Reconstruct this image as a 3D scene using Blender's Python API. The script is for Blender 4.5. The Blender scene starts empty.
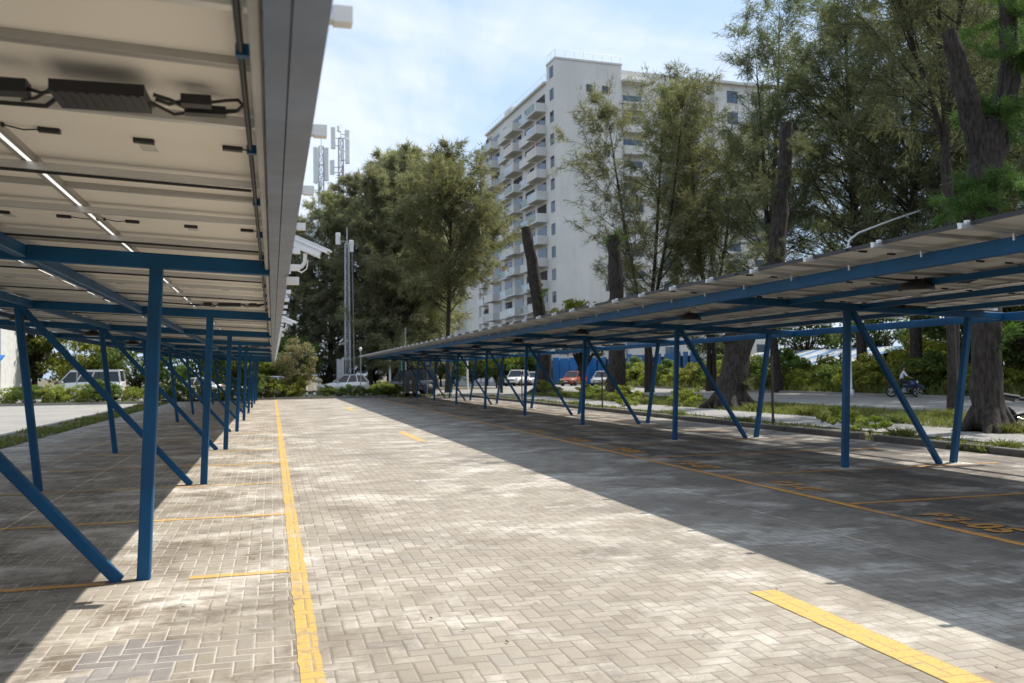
import bpy, math, random
import numpy as np
from mathutils import Vector, Matrix, Euler

R = math.radians
scene = bpy.context.scene
COL = scene.collection
random.seed(7)

# ------------------------------------------------------------------ helpers
def link(o):
    COL.objects.link(o)
    return o

def tag(o, label=None, cat=None, group=None, kind=None):
    if label: o['label'] = label
    if cat: o['category'] = cat
    if group: o['group'] = group
    if kind: o['kind'] = kind
    return o

def thing(name, label, cat, loc=(0, 0, 0), rz=0.0, group=None):
    o = bpy.data.objects.new(name, None)
    o.empty_display_size = 0.2
    o.location = loc
    o.rotation_euler = (0, 0, rz)
    link(o)
    return tag(o, label, cat, group)

def kids(o):
    return [c for c in scene.objects if c.parent == o]

def copy_tree(o, parent=None):
    c = o.copy()
    link(c)
    c.parent = parent
    for ch in list(o.children):
        copy_tree(ch, c)
    return c

class MB:
    """collects geometry for ONE mesh object"""
    def __init__(self):
        self.v, self.f, self.m, self.s = [], [], [], []
    def add(self, vs, fs, mi=0, smooth=False):
        n = len(self.v)
        self.v += [tuple(p) for p in vs]
        for f in fs:
            self.f.append(tuple(i + n for i in f))
            self.m.append(mi)
            self.s.append(smooth)
        return self
    def box(self, c, size, rot=None, mi=0):
        sx, sy, sz = size[0] / 2, size[1] / 2, size[2] / 2
        vs = [Vector((x, y, z)) for x in (-sx, sx) for y in (-sy, sy) for z in (-sz, sz)]
        if rot is not None:
            vs = [rot @ p for p in vs]
        c = Vector(c)
        fs = [(0, 1, 3, 2), (4, 6, 7, 5), (0, 4, 5, 1), (2, 3, 7, 6), (0, 2, 6, 4), (1, 5, 7, 3)]
        return self.add([p + c for p in vs], fs, mi)
    def span(self, a, b, mi=0):
        return self.box([(a[i] + b[i]) / 2 for i in range(3)], [abs(b[i] - a[i]) for i in range(3)], None, mi)
    def bar(self, p0, p1, w, h, up=(0, 0, 1), ch=0.0, mi=0):
        """rectangular section bar, w across, h along up; ch = corner chamfer"""
        p0, p1 = Vector(p0), Vector(p1)
        d = (p1 - p0).normalized()
        u = Vector(up)
        if abs(d.dot(u)) > 0.98:
            u = Vector((1, 0, 0))
        s = d.cross(u).normalized()
        u = s.cross(d).normalized()
        a, b = w / 2, h / 2
        if ch > 0:
            pts = [(-a + ch, -b), (a - ch, -b), (a, -b + ch), (a, b - ch), (a - ch, b), (-a + ch, b), (-a, b - ch), (-a, -b + ch)]
        else:
            pts = [(-a, -b), (a, -b), (a, b), (-a, b)]
        n = len(pts)
        vs = [p0 + s * x + u * y for x, y in pts] + [p1 + s * x + u * y for x, y in pts]
        fs = [(i, (i + 1) % n, n + (i + 1) % n, n + i) for i in range(n)]
        fs += [tuple(range(n - 1, -1, -1)), tuple(range(n, 2 * n))]
        return self.add(vs, fs, mi)
    def tube(self, pts, rad, n=8, mi=0, cap=True, wob=0.0, rng=None):
        pts = [Vector(p) for p in pts]
        if not hasattr(rad, '__len__'):
            rad = [rad] * len(pts)
        vs, fs = [], []
        prev = None
        for i, p in enumerate(pts):
            d = (pts[min(i + 1, len(pts) - 1)] - pts[max(i - 1, 0)])
            d = d.normalized() if d.length > 1e-9 else Vector((0, 0, 1))
            if prev is None:
                a = Vector((1, 0, 0)) if abs(d.x) < 0.8 else Vector((0, 1, 0))
                s = d.cross(a).normalized()
            else:
                s = (prev - d * prev.dot(d)).normalized()
            prev = s
            t = d.cross(s)
            for k in range(n):
                an = 2 * math.pi * k / n
                r = rad[i] * (1 + (rng.uniform(-wob, wob) if wob else 0))
                vs.append(p + (s * math.cos(an) + t * math.sin(an)) * r)
        for i in range(len(pts) - 1):
            for k in range(n):
                fs.append((i * n + k, i * n + (k + 1) % n, (i + 1) * n + (k + 1) % n, (i + 1) * n + k))
        self.add(vs, fs, mi, True)
        if cap:
            b = (len(pts) - 1) * n
            self.add(vs[:n], [tuple(range(n - 1, -1, -1))], mi)
            self.add(vs[b:b + n], [tuple(range(n))], mi)
        return self
    def lathe(self, prof, n=16, mi=0, c=(0, 0, 0), axis='z', smooth=True):
        vs, fs = [], []
        for r, z in prof:
            for k in range(n):
                a = 2 * math.pi * k / n
                p = (r * math.cos(a), r * math.sin(a), z)
                if axis == 'y': p = (p[0], p[2], p[1])
                if axis == 'x': p = (p[2], p[0], p[1])
                vs.append((p[0] + c[0], p[1] + c[1], p[2] + c[2]))
        for i in range(len(prof) - 1):
            for k in range(n):
                fs.append((i * n + k, i * n + (k + 1) % n, (i + 1) * n + (k + 1) % n, (i + 1) * n + k))
        fs.append(tuple(range(n - 1, -1, -1)))
        fs.append(tuple(range((len(prof) - 1) * n, len(prof) * n)))
        return self.add(vs, fs, mi, smooth)
    def mesh(self, name, mats, off=(0, 0, 0)):
        me = bpy.data.meshes.new(name)
        ox, oy, oz = off
        me.from_pydata([(x - ox, y - oy, z - oz) for x, y, z in self.v], [], self.f)
        if not isinstance(mats, (list, tuple)):
            mats = [mats]
        for m in mats:
            me.materials.append(m)
        me.polygons.foreach_set('material_index', self.m)
        me.polygons.foreach_set('use_smooth', self.s)
        me.update()
        return me
    def build(self, name, mats, parent=None, world=False, bevel=0.0):
        off = (0, 0, 0)
        if world and parent is not None:
            r = parent
            while r.parent is not None:
                r = r.parent
            off = tuple(r.location)
        o = bpy.data.objects.new(name, self.mesh(name, mats, off))
        link(o)
        if parent is not None:
            o.parent = parent
        if bevel:
            b = o.modifiers.new('bevel', 'BEVEL')
            b.width = bevel
            b.segments = 1
            b.limit_method = 'ANGLE'
        return o

def raw_mesh(name, V, F, mat, mi=None, smooth=False):
    """numpy vertex / face arrays -> mesh (all faces the same corner count)"""
    V = np.asarray(V, np.float32)
    F = np.asarray(F, np.int32)
    me = bpy.data.meshes.new(name)
    me.vertices.add(len(V))
    me.vertices.foreach_set('co', V.ravel())
    k = F.shape[1]
    me.loops.add(F.size)
    me.loops.foreach_set('vertex_index', F.ravel())
    me.polygons.add(len(F))
    me.polygons.foreach_set('loop_start', np.arange(0, F.size, k, dtype=np.int32))
    me.polygons.foreach_set('loop_total', np.full(len(F), k, np.int32))
    for m in (mat if isinstance(mat, (list, tuple)) else [mat]):
        me.materials.append(m)
    if mi is not None:
        me.polygons.foreach_set('material_index', np.asarray(mi, np.int32))
    me.update(calc_edges=True)
    me.validate()
    return me

def mesh_obj(name, me, parent=None):
    o = bpy.data.objects.new(name, me)
    link(o)
    if parent is not None:
        o.parent = parent
    return o

# ------------------------------------------------------------------ node helper
class NT:
    def __init__(self, tree):
        self.t = tree
        self.n = tree.nodes
        self.l = tree.links
    def node(self, typ, **kw):
        nd = self.n.new(typ)
        for k, v in kw.items():
            setattr(nd, k, v)
        return nd
    def put(self, sock, v):
        if hasattr(v, 'is_output') or isinstance(v, bpy.types.NodeSocket):
            self.l.new(v, sock)
        else:
            sock.default_value = v
    def math(self, op, a, b=None, c=None, clamp=False):
        nd = self.node('ShaderNodeMath', operation=op, use_clamp=clamp)
        self.put(nd.inputs[0], a)
        if b is not None: self.put(nd.inputs[1], b)
        if c is not None: self.put(nd.inputs[2], c)
        return nd.outputs[0]
    def noise(self, vec, scale, detail=4.0, rough=0.55, out=0, dist=0.0):
        nd = self.node('ShaderNodeTexNoise')
        self.put(nd.inputs['Vector'], vec)
        nd.inputs['Scale'].default_value = scale
        nd.inputs['Detail'].default_value = detail
        nd.inputs['Roughness'].default_value = rough
        nd.inputs['Distortion'].default_value = dist
        return nd.outputs[out]
    def ramp(self, v, lo, hi):
        nd = self.node('ShaderNodeMapRange', clamp=True)
        nd.interpolation_type = 'SMOOTHSTEP'
        self.put(nd.inputs[0], v)
        nd.inputs[1].default_value = lo
        nd.inputs[2].default_value = hi
        return nd.outputs[0]
    def mix(self, f, a, b, blend='MIX'):
        nd = self.node('ShaderNodeMix', data_type='RGBA', blend_type=blend)
        self.put(nd.inputs[0], f)
        self.put(nd.inputs[6], a)
        self.put(nd.inputs[7], b)
        return nd.outputs[2]
    def vec(self, x, y, z=0.0):
        nd = self.node('ShaderNodeCombineXYZ')
        self.put(nd.inputs[0], x); self.put(nd.inputs[1], y); self.put(nd.inputs[2], z)
        return nd.outputs[0]
    def scale(self, v, s):
        nd = self.node('ShaderNodeVectorMath', operation='MULTIPLY')
        self.put(nd.inputs[0], v)
        nd.inputs[1].default_value = s
        return nd.outputs[0]
    def bump(self, h, strength, dist):
        nd = self.node('ShaderNodeBump')
        nd.inputs['Strength'].default_value = strength
        nd.inputs['Distance'].default_value = dist
        self.put(nd.inputs['Height'], h)
        return nd.outputs[0]

def rgb(r, g, b): return (r, g, b, 1.0)

def new_mat(name):
    m = bpy.data.materials.new(name)
    m.use_nodes = True
    t = NT(m.node_tree)
    b = m.node_tree.nodes['Principled BSDF']
    return m, t, b

def simple(name, col, rough=0.6, metal=0.0, var=0.12, vscale=3.0, spec=0.5, bump=0.0, bscale=40.0, coord='Object', coat=0.0):
    m, t, b = new_mat(name)
    tc = t.node('ShaderNodeTexCoord').outputs[coord]
    n1 = t.noise(tc, vscale, 5.0, 0.6)
    f = t.ramp(n1, 0.3, 0.7)
    lo = tuple(c * (1 - var) for c in col[:3]) + (1,)
    hi = tuple(min(1, c * (1 + var)) for c in col[:3]) + (1,)
    t.l.new(t.mix(f, lo, hi), b.inputs['Base Color'])
    b.inputs['Roughness'].default_value = rough
    b.inputs['Metallic'].default_value = metal
    b.inputs['Specular IOR Level'].default_value = spec
    b.inputs['Coat Weight'].default_value = coat
    if bump:
        t.l.new(t.bump(t.noise(tc, bscale, 3.0), bump, 0.01), b.inputs['Normal'])
    return m

M = {}
# painted steel, metals, plastics
def steel(name, col, spec=0.28):
    m, t, b = new_mat(name)
    tc = t.node('ShaderNodeNewGeometry').outputs['Position']
    n1 = t.noise(tc, 1.7, 5.0, 0.6)
    n2 = t.noise(t.scale(tc, (9, 9, 2)), 1.0, 6.0, 0.7)
    c1 = t.mix(t.ramp(n1, 0.3, 0.75), tuple(c * .82 for c in col) + (1,), tuple(min(1, c * 1.2) for c in col) + (1,))
    c2 = t.mix(t.math('MULTIPLY', t.ramp(n2, 0.62, 0.8), 0.25), c1, rgb(.06, .07, .08))
    t.l.new(c2, b.inputs['Base Color'])
    t.l.new(t.math('ADD', t.math('MULTIPLY', n2, 0.25), 0.36), b.inputs['Roughness'])
    b.inputs['Specular IOR Level'].default_value = spec
    return m
M['blue'] = steel('blue_painted_steel', (0.004, 0.070, 0.172))
M['zinc'] = steel('grey_blue_coated_sheet', (0.100, 0.140, 0.220), .5)
M['edge'] = steel('grey_galvanised_edge', (0.46, 0.46, 0.45), .4)
M['sunlit_side'] = simple('sunlit_frame_side', (.82, .82, .80), .35, 0, .02)  # paler frame copy, sunlight on the panel sides put into its colour
M['frame_alu'] = simple('panel_frame_aluminium', (0.40, 0.39, 0.37), 0.45, 0.5, 0.06)
M['alu'] = simple('aluminium', (0.62, 0.62, 0.61), 0.42, 0.85, 0.06)
M['alu_white'] = simple('white_end_cap', (0.72, 0.71, 0.68), 0.5, 0.1, 0.05)
M['back'] = simple('panel_backsheet', (0.80, 0.765, 0.70), 0.55, 0, 0.03, 1.2)
M['cell'] = simple('panel_glass', (0.012, 0.016, 0.035), 0.12, 0, 0.2)
M['black'] = simple('black_plastic', (0.012, 0.012, 0.013), 0.5, 0, 0.2, 8)
M['heatsink'] = simple('black_inverter_case', (0.018, 0.018, 0.019), 0.45, 0.2, 0.15)
M['label'] = simple('pale_sticker', (0.55, 0.54, 0.50), 0.5)
M['white'] = simple('white_plastic', (0.74, 0.74, 0.72), 0.4, 0, 0.05)
M['lens'] = simple('lamp_diffuser', (0.45, 0.44, 0.40), 0.35, 0, 0.05)
M['pad'] = simple('concrete_pad', (0.46, 0.44, 0.40), 0.9, 0, 0.25, 7, bump=.3)

# ------------------------------------------------------------------ paving (herringbone blocks)
def paving(name, paint=None, wear=(0.42, 0.62), paint_amt=1.0):
    m, t, b = new_mat(name)
    pos = t.node('ShaderNodeNewGeometry').outputs['Position']
    sep = t.node('ShaderNodeSeparateXYZ')
    t.l.new(pos, sep.inputs[0])
    wob = t.noise(pos, 5.0, 2.0)
    W = 0.106
    x = t.math('DIVIDE', t.math('ADD', sep.outputs[0], t.math('MULTIPLY', t.math('SUBTRACT', wob, 0.5), 0.012)), W)
    y = t.math('DIVIDE', t.math('ADD', sep.outputs[1], t.math('MULTIPLY', t.math('SUBTRACT', wob, 0.5), 0.012)), W)
    i, j = t.math('FLOOR', x), t.math('FLOOR', y)
    fx, fy = t.math('FRACT', x), t.math('FRACT', y)
    k = t.math('FLOORED_MODULO', t.math('SUBTRACT', i, j), 4.0)
    def is_k(v):
        return t.math('COMPARE', k, float(v), 0.2)
    k0, k1, k2, k3 = (is_k(v) for v in range(4))
    left = t.math('ADD', fx, k1)                                  # missing edges are pushed away
    right = t.math('ADD', t.math('SUBTRACT', 1.0, fx), k0)
    bot = t.math('ADD', fy, k2)
    top = t.math('ADD', t.math('SUBTRACT', 1.0, fy), k3)
    d = t.math('MINIMUM', t.math('MINIMUM', left, right), t.math('MINIMUM', bot, top))
    joint = t.math('SUBTRACT', 1.0, t.ramp(d, 0.018, 0.062))
    edge = t.ramp(d, 0.02, 0.16)
    ids = t.vec(t.math('SUBTRACT', i, k1), t.math('SUBTRACT', j, k2), 0.0)
    wn = t.node('ShaderNodeTexWhiteNoise', noise_dimensions='2D')
    t.l.new(ids, wn.inputs['Vector'])
    rnd = wn.outputs['Value']
    big = t.noise(pos, 0.33, 5.0, 0.62)
    mid = t.noise(t.scale(pos, (1, 1, 1)), 1.1, 6.0, 0.68, 0, 0.6)
    fine = t.noise(pos, 55.0, 3.0, 0.7)
    brush = t.math('ADD', t.noise(t.scale(pos, (1.0, 1.35, 1)), 0.75, 8.0, 0.72, 0, 0.4), t.math('MULTIPLY', t.math('SUBTRACT', rnd, .5), .035))
    # block colour
    base = t.mix(rnd, rgb(.272, .235, .182), rgb(.352, .310, .248))
    base = t.mix(t.math('MULTIPLY', t.ramp(fine, .35, .75), 0.35), base, rgb(.22, .20, .175))
    # grime; below the right-hand canopy its shade is painted in too
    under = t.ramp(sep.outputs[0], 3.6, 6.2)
    dirt_shade = t.ramp(t.math('ADD', mid, t.math('ADD', t.math('MULTIPLY', under, 0.07), t.math('MULTIPLY', t.math('SUBTRACT', 1.0, t.ramp(sep.outputs[0], -0.4, 0.5)), .05))), 0.49, 0.70)
    base = t.mix(t.math('MULTIPLY', dirt_shade, 0.68), base, rgb(.130, .108, .083))
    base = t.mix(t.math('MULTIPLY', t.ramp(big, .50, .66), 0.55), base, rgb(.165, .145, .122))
    base = t.mix(t.math('MULTIPLY', under, 0.42), base, rgb(.135, .122, .110))  # canopy shade put into the block colour
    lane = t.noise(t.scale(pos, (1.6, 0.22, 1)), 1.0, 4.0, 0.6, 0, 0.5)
    base = t.mix(t.math('MULTIPLY', t.math('MULTIPLY', under, t.math('MULTIPLY', t.ramp(lane, .40, .60), t.ramp(sep.outputs[0], 6.0, 7.0))), 0.78), base, rgb(.050, .045, .043))  # dark lanes: grime together with painted canopy shade
    # single replaced / dark blocks
    dk = t.math('GREATER_THAN', rnd, 0.955)
    base = t.mix(t.math('MULTIPLY', dk, 0.3), base, rgb(.17, .155, .14))
    # chalky bloom
    bloom = t.ramp(brush, .47, .70)
    leftside = t.math('SUBTRACT', 1.0, t.ramp(sep.outputs[0], -0.2, 0.6))
    bl = t.math('MULTIPLY', bloom, t.math('ADD', 0.70, t.math('MULTIPLY', leftside, 0.2)))
    bl = t.math('MULTIPLY', bl, t.math('ADD', 0.45, t.math('MULTIPLY', t.noise(pos, 14.0, 4.0, .7), 1.0)), None, True)
    base = t.mix(bl, base, rgb(.66, .615, .545))
    grit = t.noise(pos, 130.0, 2.0, .6)
    base = t.mix(t.math('MULTIPLY', t.ramp(grit, .60, .70), .35), base, rgb(.62, .58, .52))
    base = t.mix(t.math('MULTIPLY', t.ramp(grit, .40, .32), .30), base, rgb(.12, .10, .08))
    brown = t.ramp(t.noise(pos, 1.5, 7.0, .72, 0, .5), .49, .68)
    base = t.mix(t.math('MULTIPLY', brown, t.math('ADD', .26, t.math('MULTIPLY', leftside, .50))), base, rgb(.105, .075, .046))
    sp1 = t.ramp(t.noise(pos, 3.2, 3.0, .55, 0, .3), .66, .76)
    base = t.mix(t.math('MULTIPLY', sp1, 0.6), base, rgb(.10, .082, .062))
    # dark repaired patch beside the near left post
    px = t.math('ABSOLUTE', t.math('SUBTRACT', t.math('MULTIPLY', t.math('SUBTRACT', i, k1), W), -0.86))
    py = t.math('ABSOLUTE', t.math('SUBTRACT', t.math('MULTIPLY', t.math('SUBTRACT', j, k2), W), 5.28))
    patch = t.math('MULTIPLY', t.math('LESS_THAN', px, 0.28), t.math('LESS_THAN', py, 0.40))
    base = t.mix(t.math('MULTIPLY', patch, 0.6), base, rgb(.19, .18, .185))
    # joints: chalk-filled here, dark there
    jn = t.ramp(t.math('ADD', t.noise(pos, 0.9, 5.0, 0.65), t.math('MULTIPLY', leftside, 0.20)), .55, .72)
    jcol = t.mix(jn, rgb(.105, .088, .070), rgb(.60, .56, .50))
    base = t.mix(t.math('MULTIPLY', joint, 0.62), base, jcol)
    if paint is not None:
        wn_ = t.noise(pos, 9.0, 6.0, 0.72)
        wl = t.noise(pos, 0.7, 3.0, 0.6)
        w = t.math('ADD', t.math('MULTIPLY', wn_, 0.6), t.math('MULTIPLY', wl, 0.4))
        keep = t.math('MULTIPLY', t.math('SUBTRACT', 1.0, t.ramp(w, wear[0], wear[1])), paint_amt)
        keep = t.math('MULTIPLY', keep, t.math('SUBTRACT', 1.0, t.math('MULTIPLY', joint, 0.7)))
        pc = t.mix(t.ramp(fine, .3, .8), paint, tuple(c * .72 for c in paint[:3]) + (1,))
        base = t.mix(keep, base, pc)
    t.l.new(base, b.inputs['Base Color'])
    b.inputs['Roughness'].default_value = 0.82
    b.inputs['Specular IOR Level'].default_value = 0.35
    tilt = t.math('MULTIPLY', rnd, 0.25)
    h = t.math('ADD', t.math('ADD', t.math('MULTIPLY', edge, 1.0), tilt), t.math('MULTIPLY', fine, 0.22))
    t.l.new(t.bump(h, 0.55, 0.006), b.inputs['Normal'])
    return m
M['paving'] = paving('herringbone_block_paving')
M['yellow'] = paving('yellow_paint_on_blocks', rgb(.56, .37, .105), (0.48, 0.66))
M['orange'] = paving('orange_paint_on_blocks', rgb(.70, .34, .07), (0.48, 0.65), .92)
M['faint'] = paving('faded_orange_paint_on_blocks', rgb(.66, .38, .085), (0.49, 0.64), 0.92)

def ground_mat(name, c1, c2, c3, s1=0.4, s2=6.0, rough=0.95, bump=0.5):
    m, t, b = new_mat(name)
    pos = t.node('ShaderNodeNewGeometry').outputs['Position']
    a = t.mix(t.ramp(t.noise(pos, s1, 5.0, .6), .35, .65), c1, c2)
    a = t.mix(t.math('MULTIPLY', t.ramp(t.noise(pos, s2, 6.0, .7), .5, .75), .7), a, c3)
    a = t.mix(t.math('MULTIPLY', t.ramp(t.noise(pos, 60.0, 2.0, .6), .55, .8), .4), a, tuple(c * 1.5 for c in c2[:3]) + (1,))
    t.l.new(a, b.inputs['Base Color'])
    b.inputs['Roughness'].default_value = rough
    t.l.new(t.bump(t.noise(pos, 25.0, 5.0, .7), bump, 0.03), b.inputs['Normal'])
    return m
M['soil'] = ground_mat('dry_soil_and_litter', rgb(.135, .105, .072), rgb(.10, .095, .05), rgb(.06, .07, .03))
M['asphalt'] = ground_mat('worn_grey_asphalt', rgb(.20, .19, .175), rgb(.25, .24, .22), rgb(.14, .132, .122), .25, 3.0, .9, .25)
M['lot'] = ground_mat('pale_asphalt', rgb(.225, .212, .19), rgb(.275, .26, .235), rgb(.17, .16, .14), .2, 2.0, .9, .25)
M['walk'] = ground_mat('pale_concrete_path', rgb(.25, .24, .22), rgb(.20, .19, .175), rgb(.12, .115, .095), .7, 5.0, .9, .3)
M['kerb'] = ground_mat('weathered_kerb_concrete', rgb(.10, .09, .076), rgb(.14, .13, .11), rgb(.055, .052, .04), .9, 5.0, .9, .5)

# ------------------------------------------------------------------ camera, world, sun
def setup():
    cam = bpy.data.cameras.new('camera')
    co = bpy.data.objects.new('camera', cam)
    link(co)
    fw = Vector((0.26436316, 0.96378562, 0.03506275))
    rt = Vector((0.96441951, -0.26408666, -0.01237934))
    up = Vector((0.00267142, -0.03708784, 0.99930844))
    m = Matrix((rt, up, -fw)).transposed().to_4x4()
    m.translation = Vector((0, 0, 1.6))
    co.matrix_world = m
    cam.sensor_width = 36.0
    cam.lens = 874.155 * 36.0 / 1024.0
    cam.clip_start = 0.05
    cam.clip_end = 3000
    cam.dof.use_dof = True
    cam.dof.focus_distance = 8.0
    cam.dof.aperture_fstop = 3.2
    scene.camera = co

    L = Vector((0.62, 0.18, 1.0)).normalized()          # towards the sun
    elev = math.asin(L.z)
    az = math.atan2(L.x, L.y)                            # clockwise from +Y
    w = bpy.data.worlds.new('World')
    scene.world = w
    w.use_nodes = True
    t = NT(w.node_tree)
    bg = w.node_tree.nodes['Background']
    sky = t.node('ShaderNodeTexSky', sky_type='NISHITA')
    sky.sun_disc = False
    sky.sun_elevation = elev
    sky.sun_rotation = az
    sky.air_density = 1.1
    sky.dust_density = 1.6
    sky.ozone_density = 1.0
    tc = t.node('ShaderNodeTexCoord').outputs['Generated']
    sp = t.node('ShaderNodeSeparateXYZ')
    t.l.new(tc, sp.inputs[0])
    zz = t.math('ADD', t.math('MAXIMUM', sp.outputs[2], 0.0), 0.16)
    pv = t.vec(t.math('DIVIDE', sp.outputs[0], zz), t.math('DIVIDE', sp.outputs[1], zz), 0.0)
    c1 = t.noise(pv, 0.55, 7.0, .55, 0, 0.5)
    c2 = t.noise(t.scale(pv, (1.0, 0.55, 1.0)), 1.4, 6.0, .6, 0, 0.8)
    cl = t.ramp(t.math('ADD', t.math('MULTIPLY', c1, .68), t.math('MULTIPLY', c2, .32)), .43, .62)
    cl = t.math('MULTIPLY', cl, t.ramp(sp.outputs[2], -0.02, 0.06))
    col = t.mix(t.math('MULTIPLY', cl, 0.90), t.mix(0.72, sky.outputs[0], rgb(3.5, 4.75, 6.6)), rgb(6.4, 6.5, 6.7))
    t.l.new(col, bg.inputs['Color'])
    bg.inputs['Strength'].default_value = 0.124
    sd = bpy.data.lights.new('sun', 'SUN')
    sd.energy = 4.6
    sd.angle = R(0.55)
    sd.color = (1.0, 0.945, 0.86)
    so = bpy.data.objects.new('sun', sd)
    so.rotation_euler = L.to_track_quat('Z', 'Y').to_euler()
    so.location = (40, 12, 60)
    link(so)
    vs = scene.view_settings
    vs.view_transform = 'Standard'
    vs.look = 'None'
    vs.exposure = 0.50
    vs.gamma = 1.0
    vs.use_curve_mapping = False
    scene.render.engine = 'CYCLES'
    cy = scene.cycles
    cy.max_bounces = 8
    cy.diffuse_bounces = 5
    cy.glossy_bounces = 3
    cy.transmission_bounces = 4
    cy.transparent_max_bounces = 8
    cy.use_denoising = True
    cy.sample_clamp_indirect = 6.0
    cy.caustics_reflective = False
    cy.caustics_refractive = False
setup()

# ------------------------------------------------------------------ ground, roads, markings
def sheet(name, quads, z, mat, kind='structure'):
    mb = MB()
    for q in quads:
        mb.add([(x, y, z) for x, y in q], [tuple(range(len(q)))])
    return tag(mb.build(name, mat), kind=kind)

def rect(x0, x1, y0, y1):
    return [(x0, y0), (x1, y0), (x1, y1), (x0, y1)]

sheet('ground', [rect(-900, 900, -300, 1500)], -0.016, M['soil'])
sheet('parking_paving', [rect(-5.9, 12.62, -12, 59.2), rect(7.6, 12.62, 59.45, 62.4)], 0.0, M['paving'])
sheet('service_road', [rect(22.3, 33.2, -30, 62.5), rect(-60, 33.2, 64.2, 82), rect(15.2, 33.2, 62.5, 64.2), rect(22.3, 33.2, 82, 190), rect(33.2, 38.4, 78, 101)], -0.008, M['asphalt'])
sheet('car_park_lot', [rect(-60, -7.3, -14, 56.2)], -0.006, M['lot'])
sheet('footpath', [[(14.3, -10), (16.3, -10), (16.5, 12), (14.5, 12)], [(14.5, 12), (16.5, 12), (17.2, 24), (14.45, 24)], [(14.45, 24), (17.2, 24), (16.9, 60), (14.5, 60)]], 0.012, M['walk'])

def lines():
    mb = MB()
    z = 0.004
    def q(x0, x1, y0, y1, m):
        lr = random.Random(int(abs(x0 * 97 + y0 * 31)))
        lx = abs(x1 - x0) > abs(y1 - y0)
        L = abs(x1 - x0) if lx else abs(y1 - y0)
        n = max(2, int(L / .106))
        vs = []
        for k in range(n + 1):
            f = k / n
            a, b = lr.gauss(0, .0035), lr.gauss(0, .0035)
            if lx:
                vs += [(x0 + (x1 - x0) * f, y0 + a, z), (x0 + (x1 - x0) * f, y1 + b, z)]
            else:
                vs += [(x1 + a, y0 + (y1 - y0) * f, z), (x0 + b, y0 + (y1 - y0) * f, z)]
        m.add(vs, [(2 * k, 2 * k + 2, 2 * k + 3, 2 * k + 1) for k in range(n)])
    q(0.135, 0.262, -3, 59, mb)
    tag(mb.build('aisle_line', M['yellow']), kind='structure')
    mb = MB()
    for y0, y1 in ((2.0, 5.66), (20.4, 24.1), (38.9, 43.0)):
        q(3.29, 3.51, y0, y1, mb)
    tag(mb.build('centre_line', M['yellow']), kind='structure')
    mb, far = MB(), MB()
    for i in range(-1, 18):
        y = 7.42 + 3.04 * i
        if i == 0:
            q(-0.64, 0.13, y - .05, y + .05, far); q(-5.5, -1.25, y - .05, y + .05, mb)
        else:
            q(-5.5, 0.13, y - .05, y + .05, far)
    tag(far.build('bay_line', M['faint']), kind='structure')
    tag(mb.build('bay_line', M['orange']), kind='structure')
    mb = MB()
    q(6.42, 6.53, -6, 57, mb)
    for i in range(-3, 16):
        y = 8.93 + 2.985 * i
        q(6.53, 11.6, y - .045, y + .045, mb)
    tag(mb.build('bay_line', M['orange']), kind='structure')
    for i in range(0, 6):                       # bay numbers
        cu = bpy.data.curves.new('bay_number', 'FONT')
        cu.body = 'B3-%02d' % (5 + i)
        cu.size = 0.50
        cu.space_character = 1.08
        cu.offset = 0.022
        to = bpy.data.objects.new('bay_number', cu)
        link(to)
        dg = bpy.context.evaluated_depsgraph_get()
        me = bpy.data.meshes.new_from_object(to.evaluated_get(dg))
        bpy.data.objects.remove(to)
        me.materials.clear()
        me.materials.append(M['orange'])
        o = mesh_obj('bay_number', me)
        o.rotation_euler = (0, 0, R(-90))
        o.location = (6.70, 8.05 + 2.985 * i, 0.008)
        o.scale = (0.92, 0.98, 1)
        tag(o, kind='structure')
lines()

def kerbs():
    mb = MB()
    rng = random.Random(3)
    y = -8.0
    while y < 59:
        L = rng.uniform(2.6, 3.4)
        gap = 0.02
        if abs(y - 13.2) < 1.6 and y + L > 13.0:
            gap = 0.5
        mb.bar((12.71 + rng.uniform(-.02, .02), y, 0.03), (12.71 + rng.uniform(-.02, .02), y + L, 0.03), 0.16, 0.20 + rng.uniform(-.02, .02), ch=.015)
        y += L + gap
    tag(mb.build('kerb', M['kerb']), kind='structure')
    mb = MB()
    for x0, x1 in ((-60, -7), (-6.8, 7.5)):
        mb.bar((x0, 59.33 if x0 > -20 else 56.35, 0.03), (x1, 59.33 if x0 > -20 else 56.35, 0.03), 0.16, 0.2)
    mb.bar((33.3, -30, 0.04), (33.3, 83.5, 0.04), 0.16, 0.18)
    mb.bar((22.2, -30, 0.02), (22.2, 62, 0.02), 0.14, 0.12)
    tag(mb.build('road_kerb', M['walk']), kind='structure')
kerbs()

# ------------------------------------------------------------------ solar carports
PW, PL, PT, GAPX = 1.138, 2.278, 0.035, 0.0218
def panel_mesh():
    mb = MB()
    hx, hy, fw = PW / 2, PL / 2, 0.024
    for s in (-1, 1):
        mb.span((s * hx, -hy, 0), (s * (hx - fw), hy, PT), 0)
        mb.span((-hx + fw, s * hy, 0), (hx - fw, s * (hy - fw), PT), 0)
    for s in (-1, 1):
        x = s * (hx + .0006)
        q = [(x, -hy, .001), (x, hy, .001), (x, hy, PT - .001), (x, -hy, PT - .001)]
        mb.add(q if s > 0 else q[::-1], [(0, 1, 2, 3)], 3)  # pale strip, painted sunlight on the frame side
    mb.add([(-hx + fw, -hy + fw, .026), (-hx + fw, hy - fw, .026), (hx - fw, hy - fw, .026), (hx - fw, -hy + fw, .026)], [(0, 1, 2, 3)], 1)
    mb.add([(-hx + fw, -hy + fw, .032), (hx - fw, -hy + fw, .032), (hx - fw, hy - fw, .032), (-hx + fw, hy - fw, .032)], [(0, 1, 2, 3)], 2)
    return mb
PANEL = panel_mesh()
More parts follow.
